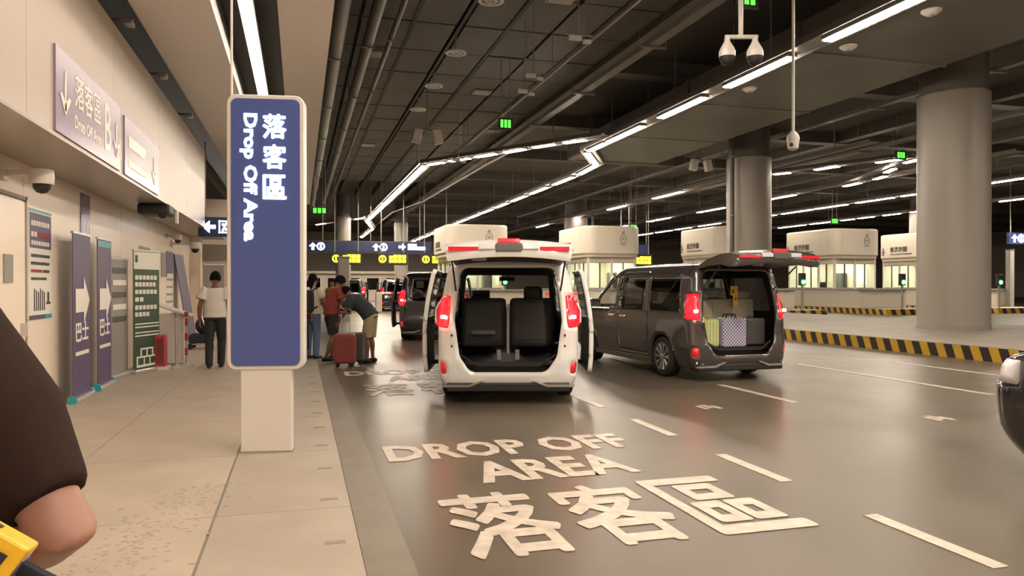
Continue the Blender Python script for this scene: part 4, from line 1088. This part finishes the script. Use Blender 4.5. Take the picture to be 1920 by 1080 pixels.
t = rollup(-2.92, 13.25, R(84), 0.85, 1.95, 'grey', 'grey roll up banner half hidden behind the green one', 0.0)
for i in range(5):
    flat('print_line', rect2(0.10, 0.74, 0, 0.09), 'print_white' if i % 2 else 'dark_grey', t, Fp(0, 1.72 - i*0.2))
# reading stand, red box, barrier posts
t = empty('reading_stand', (-2.35, 15.6, 0.03), label='white reading stand with a slanted top beside the green banner', cat='stand')
MB().box(-0.22, 0.22, -0.16, 0.16, 0, 0.98).build('body', 'white', t, bevel=0.02)
MB().box(-0.36, 0.36, -0.28, 0.28, -0.02, 0.02).build('top', 'white', t, (0, 0, 1.06), (0, R(20), 0), bevel=0.01)
box('plinth', 'grey', t, -0.26, 0.26, -0.2, 0.2, 0, 0.04)
t = empty('red_box', (-2.42, 14.75, 0.03), label='upright red box on the floor right of the green banner', cat='box')
MB().box(-0.09, 0.09, -0.12, 0.12, 0.06, 0.62).build('body', 'print_red', t, bevel=0.015); box('foot', 'white', t, -0.14, 0.14, -0.16, 0.16, 0, 0.06); box('panel', 'case_red', t, -0.06, 0.06, -0.125, -0.12, 0.12, 0.56)
for k, (x, y) in enumerate(((-2.18, 14.9), (-2.06, 15.25))):
    t = empty('barrier_post', (x, y, 0.03), label='%s barrier post beside the reading stand' % ('polished steel', 'red banded steel')[k], cat='barrier post')
    MB().lathe([(0.15, 0), (0.15, 0.02), (0.04, 0.045), (0.03, 0.06)], 20).build('base', 'silver', t, smooth=True)
    MB().cyl((0, 0, 0.05), (0, 0, 0.95), 0.027, 14).build('tube', 'silver', t, smooth=True)
    MB().cyl((0, 0, 0.93), (0, 0, 1.02), 0.036, 14).build('belt_head', 'grey' if k == 0 else 'print_red', t, smooth=True)
    if k:
        for z in (0.2, 0.48, 0.76): MB().cyl((0, 0, z), (0, 0, z+0.14), 0.029, 14).build('red_band', 'print_red', t, smooth=True)
# farther notices, plates, leaning board, bundle
def notice(y0, y1, z0, z1, mat, label, head=None):
    t = empty('wall_notice', (-3.0, y0, z0), label=label, cat='notice')
    box('sheet', mat, t, 0, 0.012, 0, y1-y0, 0, z1-z0)
    if head: box('heading', head, t, 0.012, 0.015, 0, y1-y0, (z1-z0)*0.62, z1-z0)
    for i in range(4): box('print_line', 'grey', t, 0.012, 0.015, 0.05*(y1-y0), 0.9*(y1-y0), (z1-z0)*(0.1+i*0.13), (z1-z0)*(0.14+i*0.13))
notice(15.9, 17.0, 2.05, 2.32, 'grey', 'grey plate on the wall above the green banner')
notice(18.3, 19.0, 1.75, 2.3, 'grey', 'grey plate on the wall beyond the reading stand')
notice(18.9, 19.9, 1.0, 2.35, 'print_white', 'tall white notice with purple heading far along the wall', 'purple')
t = empty('leaning_board', (-2.62, 20.0, 0.03), R(84), label='thin dark board leaning on the wall before the corner', cat='board')
MB().prism([(0, 0, 0), (0.8, 0, 0), (0.8, 0.36, 2.3), (0, 0.36, 2.3)], (0, 0.02, 0)).build('sheet', 'purple', t); MB().box(0, 0.8, -0.02, 0.03, 0, 0.05).build('foot', 'silver', t)
t = rollup(-2.6, 22.4, R(25), 0.6, 2.1, 'grey', 'grey roll up banner at the wall corner behind the leaning board')
flat('print_line', rect2(0.1, 0.5, 0, 0.9), 'soffit_brown', t, Fp(0, 0.7))
t = empty('folded_trolley', (-2.25, 19.3, 0.03), label='dark folded trolley with a black bundle against the wall', cat='trolley')
MB().ball((0, 0.1, 0.55), (0.18, 0.2, 0.2)).build('bundle', 'cloth_black', t, smooth=True)
MB().box(-0.28, 0.12, -0.2, 0.4, 0.14, 0.36).build('bag', 'cloth_navy', t, bevel=0.05, seg=3)
MB().cyl((0.25, -0.2, 0), (0.0, -0.2, 0.8), 0.014, 8).cyl((0.25, 0.3, 0), (0.0, 0.3, 0.8), 0.014, 8).cyl((0, -.2, .8), (0, .3, .8), 0.014, 8).cyl((-.3, -.2, .12), (.2, -.2, .12), .014, 8).cyl((-.3, .3, .12), (.2, .3, .12), .014, 8).build('frame', 'silver', t)
for yy in (-0.2, 0.3): MB().cyl((-0.25, yy-0.02, 0.07), (-0.25, yy+0.02, 0.07), 0.07, 14).build('wheel', 'rubber', t)
# lit arrow sign and cameras
t = empty('overhead_sign', (-2.33, 19.2, 2.72), label='navy lit sign with a white left arrow behind the blue totem', cat='sign')
box('board', 'sign_navy', t, 0, 1.05, 0, 0.12, 0, 0.47, bevel=0.01)
flat('arrow', [(-p[0], p[1]) for p in arrow_pts(0.30, 0.30, 0.3, 0.55)], 'glow_white', t, TM((0.24, -0.008, 0.235), '-y'))
m = MB()
for q in (rect2(0.46, 0.72, 0.09, 0.12), rect2(0.46, 0.72, 0.36, 0.39), rect2(0.46, 0.49, 0.09, 0.39), rect2(0.69, 0.72, 0.09, 0.39), [(0.52, 0.15), (0.56, 0.13), (0.66, 0.33), (0.62, 0.35)], rect2(0.53, 0.58, 0.26, 0.32), rect2(0.60, 0.65, 0.15, 0.21)): m.prism([(a, b, 0) for a, b in q], (0, 0, 0.005))
o = m.build('symbol', 'glow_white', t); o.matrix_basis = TM((0, -0.008, 0), '-y')
for x in (0.15, 0.9): MB().cyl((x, 0.06, 0.47), (x, 0.06, 2.28), 0.015, 6).build('hanger', 'grey', t)
def dome_cam(x, y, z, rz, label, s=1.0, hung=0):
    t = empty('security_camera', (x, y, z), rz, label, 'camera')
    if hung: MB().cyl((-0.2*s, 0, 0), (-0.2*s, 0, hung-z), 0.02, 8).build('pole', 'white', t)
    L = 0.32*s if hung else (x+2.99)/cos(rz)
    MB().box(-L, 0, -0.03*s, 0.03*s, -0.02*s, 0.05*s).build('arm', 'white', t, bevel=0.01)
    h = MB().lathe([(0.05*s, 0.08*s), (0.13*s, 0.06*s), (0.14*s, -0.02*s), (0.13*s, -0.12*s)], 20).build('camera_housing', 'white', t, smooth=True)
    MB().lathe([(0.10*s, -0.12*s), (0.095*s, -0.17*s), (0.06*s, -0.22*s), (0.015*s, -0.235*s)], 20).build('lens_dome', 'trim', h, smooth=True)
    MB().box(-L, -L+0.04*s, -0.07*s, 0.07*s, -0.08*s, 0.10*s).build('mount', 'white', t)
dome_cam(-2.62, 8.95, 2.72, R(-4), 'white dome camera under the overhang near the left edge', 0.85)
dome_cam(-2.45, 19.6, 2.55, R(-4), 'white dome camera at the far end of the overhang', 0.9)
dome_cam(-2.75, 19.0, 2.70, R(-4), 'small white camera beside the far dome camera', 0.7)
dome_cam(-1.55, 21.3, 2.15, R(-20), 'white camera below the lit arrow sign', 0.9, 5.0)
t = empty('black_camera', (-2.3, 13.9, 2.86), label='black camera unit under the overhang beyond the white dome', cat='camera')
MB().box(-0.3, 0.2, -0.28, 0.28, -0.12, 0.06).build('body', 'trim', t, bevel=0.04); MB().ball((0.08, -0.2, -0.12), 0.07).build('lens', 'trim', t); MB().box(0.2, 0.24, 0.30, 0.42, -0.22, 0.0).build('light_bar', 'white', t)

# ================================================================== gates, signals, poles
def signal(x, y, label, base=0.3, h=1.75):
    t = empty('traffic_signal', (x, y, base), label=label, cat='traffic light', group='small green lane signals')
    MB().cyl((0, 0, 0), (0, 0, h-0.45), 0.06, 10).build('post', 'grey', t)
    MB().box(-0.16, 0.16, -0.10, 0.10, h-0.5, h+0.12).build('head', 'trim', t, bevel=0.02)
    MB().lathe([(0.11, 0.0), (0.10, 0.05), (0.05, 0.08)], 16).build('lens', 'glow_green', t, (0, -0.10, h-0.33), (R(90), 0, 0), smooth=True)
    MB().lathe([(0.11, 0.0), (0.10, 0.03)], 16).build('dark_lens', 'black', t, (0, -0.10, h-0.04), (R(90), 0, 0))
    return t
signal(24.35, 32.2, 'green lane signal right of the grey van')
signal(30.6, 32.3, 'green lane signal just left of the nearest column')
signal(37.2, 32.35, 'green lane signal right of the nearest column')
signal(10.4, 38.0, 'green lane signal seen through the white van', 0.3)
signal(8.2, 60, 'far green signal behind the people', 0, 2.2)
def boom(x0, x1, y, label, z=1.05):
    t = empty('barrier_gate', (x0, y, 0), label=label, cat='barrier', group='red and white barrier gates')
    MB().box(-0.35, 0, -0.2, 0.2, 0, 1.15).build('cabinet', 'cream', t, bevel=0.03)
    n = int((x1-x0)/0.45); w = (x1-x0)/n
    for k in range(n): box('boom_segment', 'glow_red_dim' if k % 3 else 'print_white', t, k*w, (k+1)*w, -0.04, 0.04, z, z+0.12)
    for k in range(n):
        if k % 2: box('skirt_bar', 'white', t, (k+.4)*w, (k+.5)*w, -0.02, 0.02, z-0.5, z)
pm('glow_red_dim', (0.75, 0.04, 0.05), 0.4, emit=(1, 0.03, 0.06), estr=0.7)
boom(4.6, 7.7, 44, 'lowered red and white barrier beyond the bending man')
boom(11.6, 14.2, 36.5, 'lowered red and white barrier between the two vans')
boom(33.6, 36.5, 33.6, 'lowered barrier right of the nearest column, left half')
boom(41.0, 44.2, 33.2, 'lowered barrier at the right edge of the picture')
t = empty('beige_pillar', (1.85, 33.5, 0), label='slim beige pillar behind the standing travellers', cat='pillar')
box('shaft', 'column', t, -0.24, 0.24, -0.24, 0.24, 0, 2.75, bevel=0.03); box('base', 'grey', t, -0.28, 0.28, -0.28, 0.28, 0, 0.12); box('cap', 'grey', t, -0.27, 0.27, -0.27, 0.27, 2.75, 2.82)
for k, (x, y, h) in enumerate(((39.9, 34.0, 3.6), (43.2, 35.0, 3.1))):
    t = empty('steel_post', (x, y, 0), label='grey steel post right of the nearest column, %s' % ('taller', 'shorter')[k], cat='post')
    box('post', 'grey', t, -0.15, 0.15, -0.15, 0.15, 0, h); box('cap', 'dark_grey', t, -0.17, 0.17, -0.17, 0.17, h, h+0.06)
# round ceiling lamps at the right edge
t = empty('ring_lamp', (42.6, 32.6, 5.9), label='large bright round ceiling lamp at the right edge', cat='light')
MB().lathe([(1.3, 0.0), (1.3, 0.10), (0.6, 0.12)], 32).build('diffuser', 'led', t, smooth=True); MB().lathe([(1.36, 0.03), (1.36, 0.2), (0.5, 0.24)], 32).build('housing', 'trim_grey', t); MB().cyl((0, 0, 0.2), (0, 0, 3.0), 0.03, 8).build('hanger', 'grey', t)

# low gatehouse at the far end of the drop off lane
t = empty('gatehouse', (0.2, 78, 0), label='low cream gatehouse with dark windows at the far end of the lane', cat='building')
box('wall', 'cream', t, 0, 16, 0, 3, 0, 2.75); box('roof', 'cream_dark', t, -0.3, 16.3, -0.4, 3.2, 2.75, 3.0)
for k in range(8):
    w = box('window', 'white', t, 0.5+k*1.95, 1.9+k*1.95, -0.05, 0.0, 1.0, 2.4); box('pane', 'glass_dark', w, 0.6+k*1.95, 1.8+k*1.95, -0.07, -0.05, 1.1, 2.3)

# ================================================================== people
def remesh(mb, name, voxel, mat, parent, smooth_it=4):
    me = mb.mesh(name)
    o = bpy.data.objects.new(name, me); COL.objects.link(o)
    r = o.modifiers.new('r', 'REMESH'); r.mode = 'VOXEL'; r.voxel_size = voxel
    s = o.modifiers.new('s', 'SMOOTH'); s.factor = 0.5; s.iterations = smooth_it
    bpy.context.view_layer.update()
    m2 = bpy.data.meshes.new_from_object(o.evaluated_get(bpy.context.evaluated_depsgraph_get()))
    bpy.data.objects.remove(o); bpy.data.meshes.remove(me)
    m2.name = name; m2.materials.clear(); m2.shade_smooth()
    return link(name, m2, mat, parent)
V3 = lambda p: Vector(p)
def lerp(a, b, t): return V3(a) + (V3(b)-V3(a))*t
def person(loc, rz, label, J, top, bottom, skin='skin', shoes='cloth_black', shorts=False, sleeve=0.55, voxel=0.012, build=1.0, long_hair=False, skirt=False, top_mat=None, hair=True, baggy=1.0, hem=1.9):
    """J: joints in the figure's own frame (x right, y forward, z up). The body is one mesh; hair and clothes are its children."""
    t = empty('person', loc, rz, label, 'person')
    J = {k: V3(v) for k, v in J.items()}
    b = MB()
    pel, wst, chs, nck, hed = J['pelvis'], J['waist'], J['chest'], J['neck'], J['head']
    side = (J['shoulder_r'] - J['shoulder_l']).normalized()
    up_h = (hed - nck).normalized()
    q = build
    tor_path = [pel - (wst-pel)*0.35, pel, wst, lerp(wst, chs, 0.6), chs, lerp(chs, nck, 0.6), lerp(chs, nck, 0.85), nck, lerp(nck, hed, 0.5)]
    tor_r = [(0.12*q, 0.09*q), (0.165*q, 0.115*q), (0.14*q, 0.105*q), (0.165*q, 0.115*q), (0.175*q, 0.115*q), (0.145*q, 0.085*q), (0.09*q, 0.07*q), (0.058*q, 0.06*q), (0.052, 0.055)]
    b.loft(tor_path, tor_r, 20, side)
    # head
    f = J.get('look', Vector((0, 1, 0))).normalized(); f = (f - up_h*f.dot(up_h)).normalized(); s_h = f.cross(up_h).normalized()
    hp = [(-0.115, 0.035, 0.045, 0.02), (-0.095, 0.05, 0.066, 0.022), (-0.05, 0.064, 0.088, 0.006), (0.0, 0.072, 0.095, 0), (0.05, 0.073, 0.097, -0.004), (0.085, 0.062, 0.082, -0.006), (0.11, 0.036, 0.048, -0.006), (0.12, 0.01, 0.014, -0.006)]
    b.loft([hed + up_h*h + f*o for h, _, _, o in hp], [(a, c) for _, a, c, _ in hp], 18, s_h)
    b.ball(tuple(hed + f*0.10 - up_h*0.02), (0.016, 0.016, 0.022)); b.loft([hed + f*0.092 + up_h*0.02, hed + f*0.108 - up_h*0.022], [0.009, 0.016], 8)
    b.ball(tuple(hed + f*0.088 - up_h*0.06), (0.026, 0.014, 0.012))
    for s in (-1, 1): b.ball(tuple(hed + s_h*s*0.075 - f*0.005 - up_h*0.005), (0.014, 0.02, 0.032))
    # arms and hands
    for k, s in (('r', 1), ('l', -1)):
        sh, el, wr = J['shoulder_'+k], J['elbow_'+k], J['wrist_'+k]
        b.loft([lerp(chs, sh, 0.6), sh, lerp(sh, el, 0.35), lerp(sh, el, 0.8), el, lerp(el, wr, 0.25), lerp(el, wr, 0.7), wr], [0.06*q, 0.058*q, 0.052*q, 0.043*q, 0.042*q, 0.044*q, 0.034*q, 0.027*q], 14)
        d = (wr-el).normalized(); d = (J.get('hand_'+k, wr + d) - wr).normalized()
        pn = J.get('palm_'+k, Vector((-s, 0, 0))); pn = (pn - d*pn.dot(d)).normalized(); sd = d.cross(pn).normalized()
        kn = wr + d*0.085
        b.loft([wr - d*0.01, wr + d*0.03, kn], [(0.026, 0.019), (0.038, 0.017), (0.041, 0.014)], 12, sd)
        curl = J.get('curl', Vector((0.5, 0, 0)))[0]
        for i, (off, ln) in enumerate(((-0.030, 0.066), (-0.010, 0.078), (0.011, 0.072), (0.030, 0.055))):
            p0 = kn + sd*off - d*0.015; a1 = curl*0.5; a2 = curl*1.3
            p1 = p0 + (d*cos(a1)+pn*sin(a1))*(ln*0.5+0.015); p2 = p1 + (d*cos(a2)+pn*sin(a2))*ln*0.5
            b.loft([p0, p1, p2], [0.0095, 0.0088, 0.007], 8)
        th = wr + d*0.03 - sd*0.03
        b.loft([th, th - sd*0.025 + d*0.028 + pn*0.012, th - sd*0.024 + d*0.055 + pn*0.026], [0.013, 0.011, 0.008], 8)
    # legs and feet
    for k in 'rl':
        hp_, kn, an = J['hip_'+k], J['knee_'+k], J['ankle_'+k]
        fw = V3(J.get('toe_'+k, (0, 1, 0))); fw.z = 0; fw.normalize()
        calf = lerp(kn, an, 0.3) - fw*0.012
        b.loft([lerp(pel, hp_, 0.7), hp_, lerp(hp_, kn, 0.5), lerp(hp_, kn, 0.9), kn, calf, lerp(kn, an, 0.7), an], [0.09*q, 0.088*q, 0.074*q, 0.057*q, 0.055*q, 0.056*q, 0.040*q, 0.034*q], 14)
        b.loft([an - fw*0.05 - V3((0,0,an.z-0.045)), V3((an.x, an.y, 0.05)), V3((an.x, an.y, 0.04)) + fw*0.09, V3((an.x, an.y, 0.028)) + fw*0.17], [(0.034, 0.04), (0.04, 0.045), (0.042, 0.03), (0.03, 0.018)], 12, fw.cross(Vector((0, 0, 1))))
        b.loft([an, V3((an.x, an.y, 0.05))], 0.036*q, 12)
    body = remesh(b, 'body', voxel, skin, t)
    # eyes and brows
    for s in (-1, 1):
        MB().ball(tuple(hed + f*0.088 + s_h*s*0.031 + up_h*0.002), (0.012, 0.012, 0.008), 8, 6).build('eye', 'hair', t)
    # hair
    if hair:
        h = MB(); n, mm = 20, 12; vs = []; fs = []
        for i in range(mm+1):
            a = pi*0.63*i/mm
            for j in range(n):
                w = 2*pi*j/n; cf = cos(w)
                lim = a if cf < 0.2 else a*(0.62 if cf > 0.6 else 0.8)
                rr = 1.0 + 0.05*random.random()
                p = hed - f*0.006 + up_h*0.012 + (s_h*sin(w)*0.085 + f*cf*0.110)*sin(lim)*rr + up_h*0.122*cos(lim)*rr
                vs.append(tuple(p))
        for i in range(mm):
            for j in range(n):
                j2 = (j+1) % n; fs.append((i*n+j, (i+1)*n+j, (i+1)*n+j2, i*n+j2))
        fs.append(tuple(range(n)))
        h._add(vs, fs)
        if long_hair: h.loft([hed - f*0.05, hed - f*0.10 - up_h*0.10, nck - f*0.11 - up_h*0.08], [(0.08, 0.05), (0.09, 0.045), (0.06, 0.02)], 12, s_h)
        ho = h.build('hair', 'hair', t, smooth=True)
        if not long_hair:
            so = ho.modifiers.new('thickness', 'SOLIDIFY'); so.thickness = 0.012
    # shirt
    c = MB(); g = 0.016*baggy
    c.loft([pel - (wst-pel)*0.15, lerp(pel, wst, 0.4), wst, lerp(wst, chs, 0.6), chs, lerp(chs, nck, 0.6), lerp(chs, nck, 0.86)],
           [(0.175*q+g*1.3, 0.13*q+g*1.3), (0.17*q+g*1.2, 0.125*q+g*1.2), (0.152*q+g*1.6, 0.115*q+g*1.6), (0.168*q+g, 0.12*q+g), (0.178*q+g, 0.118*q+g), (0.152*q+g, 0.09*q+g), (0.092*q+g*0.7, 0.075*q+g*0.7)], 20, side)
    for k in 'rl':
        sh, el, wr = J['shoulder_'+k], J['elbow_'+k], J['wrist_'+k]
        e = lerp(sh, el, sleeve) if sleeve <= 1 else lerp(el, wr, sleeve-1)
        pts = [lerp(chs, sh, 0.5), sh + V3((0, 0, 0.006)), lerp(sh, e, 0.5), e]
        c.loft(pts, [0.078*q, 0.066*q+g, 0.060*q+g*1.4, 0.056*q+g*hem], 16)
    remesh(c, 'shirt', voxel*1.1, top, t, 3)
    # lower clothing
    c = MB()
    if skirt:
        c.loft([lerp(pel, wst, 0.5), pel, lerp(J['hip_r'], J['knee_r'], 0.5)*0.5 + lerp(J['hip_l'], J['knee_l'], 0.5)*0.5, (J['ankle_r']+J['ankle_l'])*0.5 + V3((0, 0, 0.12))], [(0.155*q, 0.12*q), (0.185*q, 0.15*q), (0.20*q, 0.17*q), (0.22*q, 0.19*q)], 20, side)
    else:
        c.loft([lerp(pel, wst, 0.45), pel, pel - (wst-pel)*0.45], [(0.158*q, 0.125*q), (0.182*q, 0.135*q), (0.165*q, 0.125*q)], 20, side)
        for k in 'rl':
            hp_, kn, an = J['hip_'+k], J['knee_'+k], J['ankle_'+k]
            if shorts: c.loft([lerp(pel, hp_, 0.75), hp_, lerp(hp_, kn, 0.5), lerp(hp_, kn, 0.92)], [0.105*q, 0.108*q, 0.102*q, 0.098*q], 16)
            else: c.loft([lerp(pel, hp_, 0.75), hp_, lerp(hp_, kn, 0.5), kn, lerp(kn, an, 0.5), an - V3((0, 0, 0.03))], [0.105*q, 0.104*q, 0.092*q, 0.078*q, 0.072*q, 0.066*q], 16)
    remesh(c, 'skirt' if skirt else ('shorts' if shorts else 'trousers'), voxel*1.1, bottom, t, 3)
    # shoes
    for k in 'rl':
        an = J['ankle_'+k]; fw = V3(J.get('toe_'+k, (0, 1, 0))); fw.z = 0; fw.normalize(); sw = fw.cross(Vector((0, 0, 1)))
        z = an.z - 0.085
        o = V3((an.x, an.y, z))
        m = MB().loft([o - fw*0.085 + V3((0,0,.04)), o - fw*0.06 + V3((0,0,.045)), o + V3((0,0,.05)), o + fw*0.09 + V3((0,0,.038)), o + fw*0.17 + V3((0,0,.03)), o + fw*0.20 + V3((0,0,.022))], [(0.02, 0.025), (0.04, 0.045), (0.045, 0.05), (0.05, 0.038), (0.044, 0.03), (0.02, 0.016)], 14, sw)
        m.build('shoe', shoes, t, smooth=True)
    return t
def standing(**k):
    J = dict(pelvis=(0, 0, .95), waist=(0, 0, 1.10), chest=(0, .01, 1.32), neck=(0, 0, 1.50), head=(0, .02, 1.63),
             shoulder_r=(.185, 0, 1.41), elbow_r=(.235, -.03, 1.12), wrist_r=(.25, .06, .87), shoulder_l=(-.185, 0, 1.41), elbow_l=(-.235, -.03, 1.12), wrist_l=(-.25, .06, .87),
             hip_r=(.09, 0, .88), knee_r=(.10, .015, .50), ankle_r=(.10, -.02, .085), hip_l=(-.09, 0, .88), knee_l=(-.10, .015, .50), ankle_l=(-.10, -.02, .085))
    J.update(k); return J
P = 0.03
# man in white T-shirt walking away behind the sign
person((-1.50, 14.75, P), R(0), 'person in a white T-shirt and black trousers walking away behind the blue sign',
       standing(knee_r=(.10, .10, .50), ankle_r=(.09, .10, .085), ankle_l=(-.09, -.16, .10), knee_l=(-.10, -.03, .50), elbow_l=(-.26, -.05, 1.13), wrist_l=(-.27, .0, .88), head=(0.0, .03, 1.64)),
       'cloth_white', 'cloth_black', baggy=2.2, skin='skin_tan')
# group at the kerb
person((-0.02, 15.9, P), R(-20), 'person in a white top and long dark skirt at the edge of the blue sign', standing(), 'cloth_white', 'cloth_black', long_hair=True, skirt=True)
p2 = person((0.25, 16.0, P), R(-35), 'person in jeans carrying a black backpack beside the red shirt', standing(elbow_r=(.24, .05, 1.12), wrist_r=(.18, .22, 1.0)), 'cloth_white', 'cloth_denim', long_hair=True)
bp = empty('backpack', (0.21, 15.86, 1.0), R(-35), 'black backpack worn by the person in jeans', 'backpack')
MB().box(-0.15, 0.15, -0.24, -0.05, 0.0, 0.46).build('pack', 'cloth_black', bp, bevel=0.06, seg=3); MB().box(-0.11, 0.11, -0.29, -0.22, 0.05, 0.25).build('pocket', 'cloth_navy', bp, bevel=0.03)
for s in (-1, 1): MB().loft([(s*0.09, -0.06, 0.44), (s*0.10, 0.06, 0.50), (s*0.11, 0.24, 0.40), (s*0.10, 0.22, 0.15), (s*0.12, -0.05, 0.08)], 0.018, 6).build('strap', 'cloth_black', bp, smooth=True)
person((0.62, 15.5, P), R(-62), 'person in a red T-shirt and black shorts looking down at the suitcase',
       standing(chest=(0, .07, 1.31), neck=(0, .13, 1.47), head=(0, .19, 1.585), look=(0, 1, -.5), shoulder_r=(.185, .07, 1.40), shoulder_l=(-.185, .07, 1.40), elbow_r=(.24, .12, 1.12), wrist_r=(.12, .32, 1.02), elbow_l=(-.24, .12, 1.12), wrist_l=(-.10, .33, 1.0),
                knee_r=(.10, -.02, .50), ankle_r=(.11, -.20, .085), knee_l=(-.09, .10, .50), ankle_l=(-.09, .05, .085)),
       'cloth_red', 'cloth_black', skin='skin_tan', shorts=True, baggy=1.5)
person((1.32, 15.15, P-0.03), R(62), 'person in a dark polo shirt and khaki shorts bending to grasp a suitcase',
       standing(pelvis=(0, -.05, .93), waist=(0, .05, 1.06), chest=(0, .24, 1.22), neck=(0, .38, 1.33), head=(0, .47, 1.40), look=(0, .6, -.8), shoulder_r=(.185, .29, 1.28), shoulder_l=(-.185, .29, 1.28), elbow_l=(-.22, .42, 1.00), wrist_l=(-.16, .58, .80), hand_l=(-.14, .64, .72), elbow_r=(.26, .12, 1.10), wrist_r=(.22, .10, .90),
                hip_r=(.09, -.05, .88), hip_l=(-.09, -.05, .88), knee_r=(.12, -.01, .48), ankle_r=(.14, -.04, .085), knee_l=(-.10, 0, .48), ankle_l=(-.10, -.02, .085)),
       'cloth_navy', 'cloth_khaki', skin='skin_tan', shorts=True, baggy=1.8)
def suitcase(x, y, rz, mat, label, w=0.40, h=0.56, d=0.25, handle=True, z=0.0):
    t = empty('wheeled_suitcase', (x, y, z), rz, label, 'suitcase')
    MB().box(-w/2, w/2, -d/2, d/2, 0.07, 0.07+h).build('shell', mat, t, bevel=0.04, seg=3)
    for i in range(2): MB().box(-w*0.25, w*0.25, -d/2-0.012, -d/2, 0.07+h*(0.80-i*0.11), 0.085+h*(0.80-i*0.11)).build('front_strap', 'case_dark', t)
    MB().box(-w/2-0.003, w/2+0.003, -0.006, 0.006, 0.075, 0.065+h).build('zip', 'case_dark', t)
    for sx in (-1, 1):
        for sy in (-1, 1): MB().cyl((sx*(w/2-0.06)-0.012, sy*(d/2-0.05), 0.035), (sx*(w/2-0.06)+0.012, sy*(d/2-0.05), 0.035), 0.035, 12).box(sx*(w/2-0.06)-0.02, sx*(w/2-0.06)+0.02, sy*(d/2-0.05)-0.02, sy*(d/2-0.05)+0.02, 0.04, 0.08).build('wheel', 'rubber', t)
    if handle:
        MB().loft([(-0.08, 0.05, 0.07+h), (-0.08, 0.05, 0.07+h+0.38)], 0.009, 8).loft([(0.08, 0.05, 0.07+h), (0.08, 0.05, 0.07+h+0.38)], 0.009, 8).build('handle_rod', 'silver', t)
        MB().box(-0.11, 0.11, 0.03, 0.07, 0.44+h, 0.475+h).build('handle_grip', 'case_dark', t, bevel=0.01)
    return t
suitcase(0.83, 14.55, R(-14), 'case_red', 'red wheeled suitcase with raised handle beside the crouching traveller'.replace('crouching', 'bending'), z=0.0)
suitcase(1.06, 14.9, R(-14), 'case_dark', 'dark suitcase standing behind the red one', 0.34, 0.56, 0.3, False)
person((1.02, 25.0, 0.0), R(170), 'distant officer in a green high visibility vest behind the group', standing(), 'cloth_hivis', 'cloth_black')
# the person cut off by the left edge
fg = person((-0.80, 1.46, P), R(4), 'person in a dark brown T-shirt with a bent bare elbow at the left edge',
       dict(pelvis=(0, 0, 1.0), waist=(0, 0, 1.14), chest=(0, .01, 1.36), neck=(0, .01, 1.56), head=(0, .05, 1.70),
            shoulder_r=(.235, -.01, 1.415), elbow_r=(.43, -.155, 1.13), wrist_r=(.26, .10, 1.03), shoulder_l=(-.21, 0, 1.45), elbow_l=(-.29, -.05, 1.15), wrist_l=(-.2, .2, 1.06),
            hand_r=(.2, .2, 1.03), palm_r=(-1, 0, .3), hip_r=(.10, 0, .92), knee_r=(.11, .02, .52), ankle_r=(.11, -.02, .085), hip_l=(-.10, 0, .92), knee_l=(-.11, .02, .52), ankle_l=(-.11, -.02, .085)),
       'cloth_brown', 'cloth_black', build=1.22, voxel=0.011, sleeve=0.86, baggy=1.3, hem=0.0)
# yellow box charm and beige bag in front of that arm
tb = empty('shoulder_bag', (-0.445, 1.09, 0.835), R(-14), 'beige shoulder bag with a dark strap at the lower left corner', 'bag')
bb = MB(); bb.T = Matrix.Rotation(R(28), 4, 'Y')
bb.box(-0.24, 0.085, -0.06, 0.06, 0.02, 0.36).build('body', 'bag_beige', tb, bevel=0.04, seg=3)
bb = MB(); bb.T = Matrix.Rotation(R(28), 4, 'Y')
bb.loft([(-0.20, 0.0, 0.375), (0.06, 0.0, 0.372), (0.098, 0.0, 0.34), (0.10, 0.0, 0.04)], [(0.007, 0.012)]*4, 8).build('strap', 'cloth_navy', tb, smooth=True)
bb = MB(); bb.T = Matrix.Rotation(R(28), 4, 'Y')
bb.box(-0.20, 0.05, -0.066, -0.058, 0.18, 0.34).build('flap', 'bag_beige', tb, bevel=0.003)
ty = empty('yellow_box', (-0.372, 1.06, 1.222), R(-14), 'small yellow box shaped gadget with dark openings beside the elbow', 'gadget')
RT = Matrix.Scale(1.2, 4) @ Matrix.Rotation(R(-24), 4, 'X') @ Matrix.Rotation(R(30), 4, 'Y') @ Matrix.Rotation(R(24), 4, 'Z')
def yb(nm, mat, x0, x1, y0, y1, z0, z1, bev=0.0):
    m = MB(); m.T = RT; m.box(x0, x1, y0, y1, z0, z1); return m.build(nm, mat, ty, bevel=bev)
yb('case', 'toy_yellow', -0.11, 0.035, -0.028, 0.028, -0.026, 0.026, 0.004)
for (a, b) in ((-0.10, -0.045), (-0.035, 0.022)): yb('window', 'trim', a, b, -0.030, -0.027, -0.018, 0.012)
yb('screen_band', 'print_red', -0.030, 0.018, -0.0315, -0.029, -0.016, -0.006); yb('screen_band', 'print_white', -0.030, 0.0, -0.0315, -0.029, -0.004, 0.008)
yb('side_panel', 'purple', 0.034, 0.0365, -0.02, 0.02, -0.02, 0.012)
for x in (-0.085, -0.05, -0.01): yb('hole', 'trim', x-0.008, x+0.008, -0.006, 0.006, 0.025, 0.0275)
m = MB(); m.T = RT; m.loft([(-0.1, 0.02, 0.02), (-0.16, 0.03, 0.03), (-0.24, 0.06, 0.0)], 0.006, 6).build('lanyard', 'cloth_black', ty)
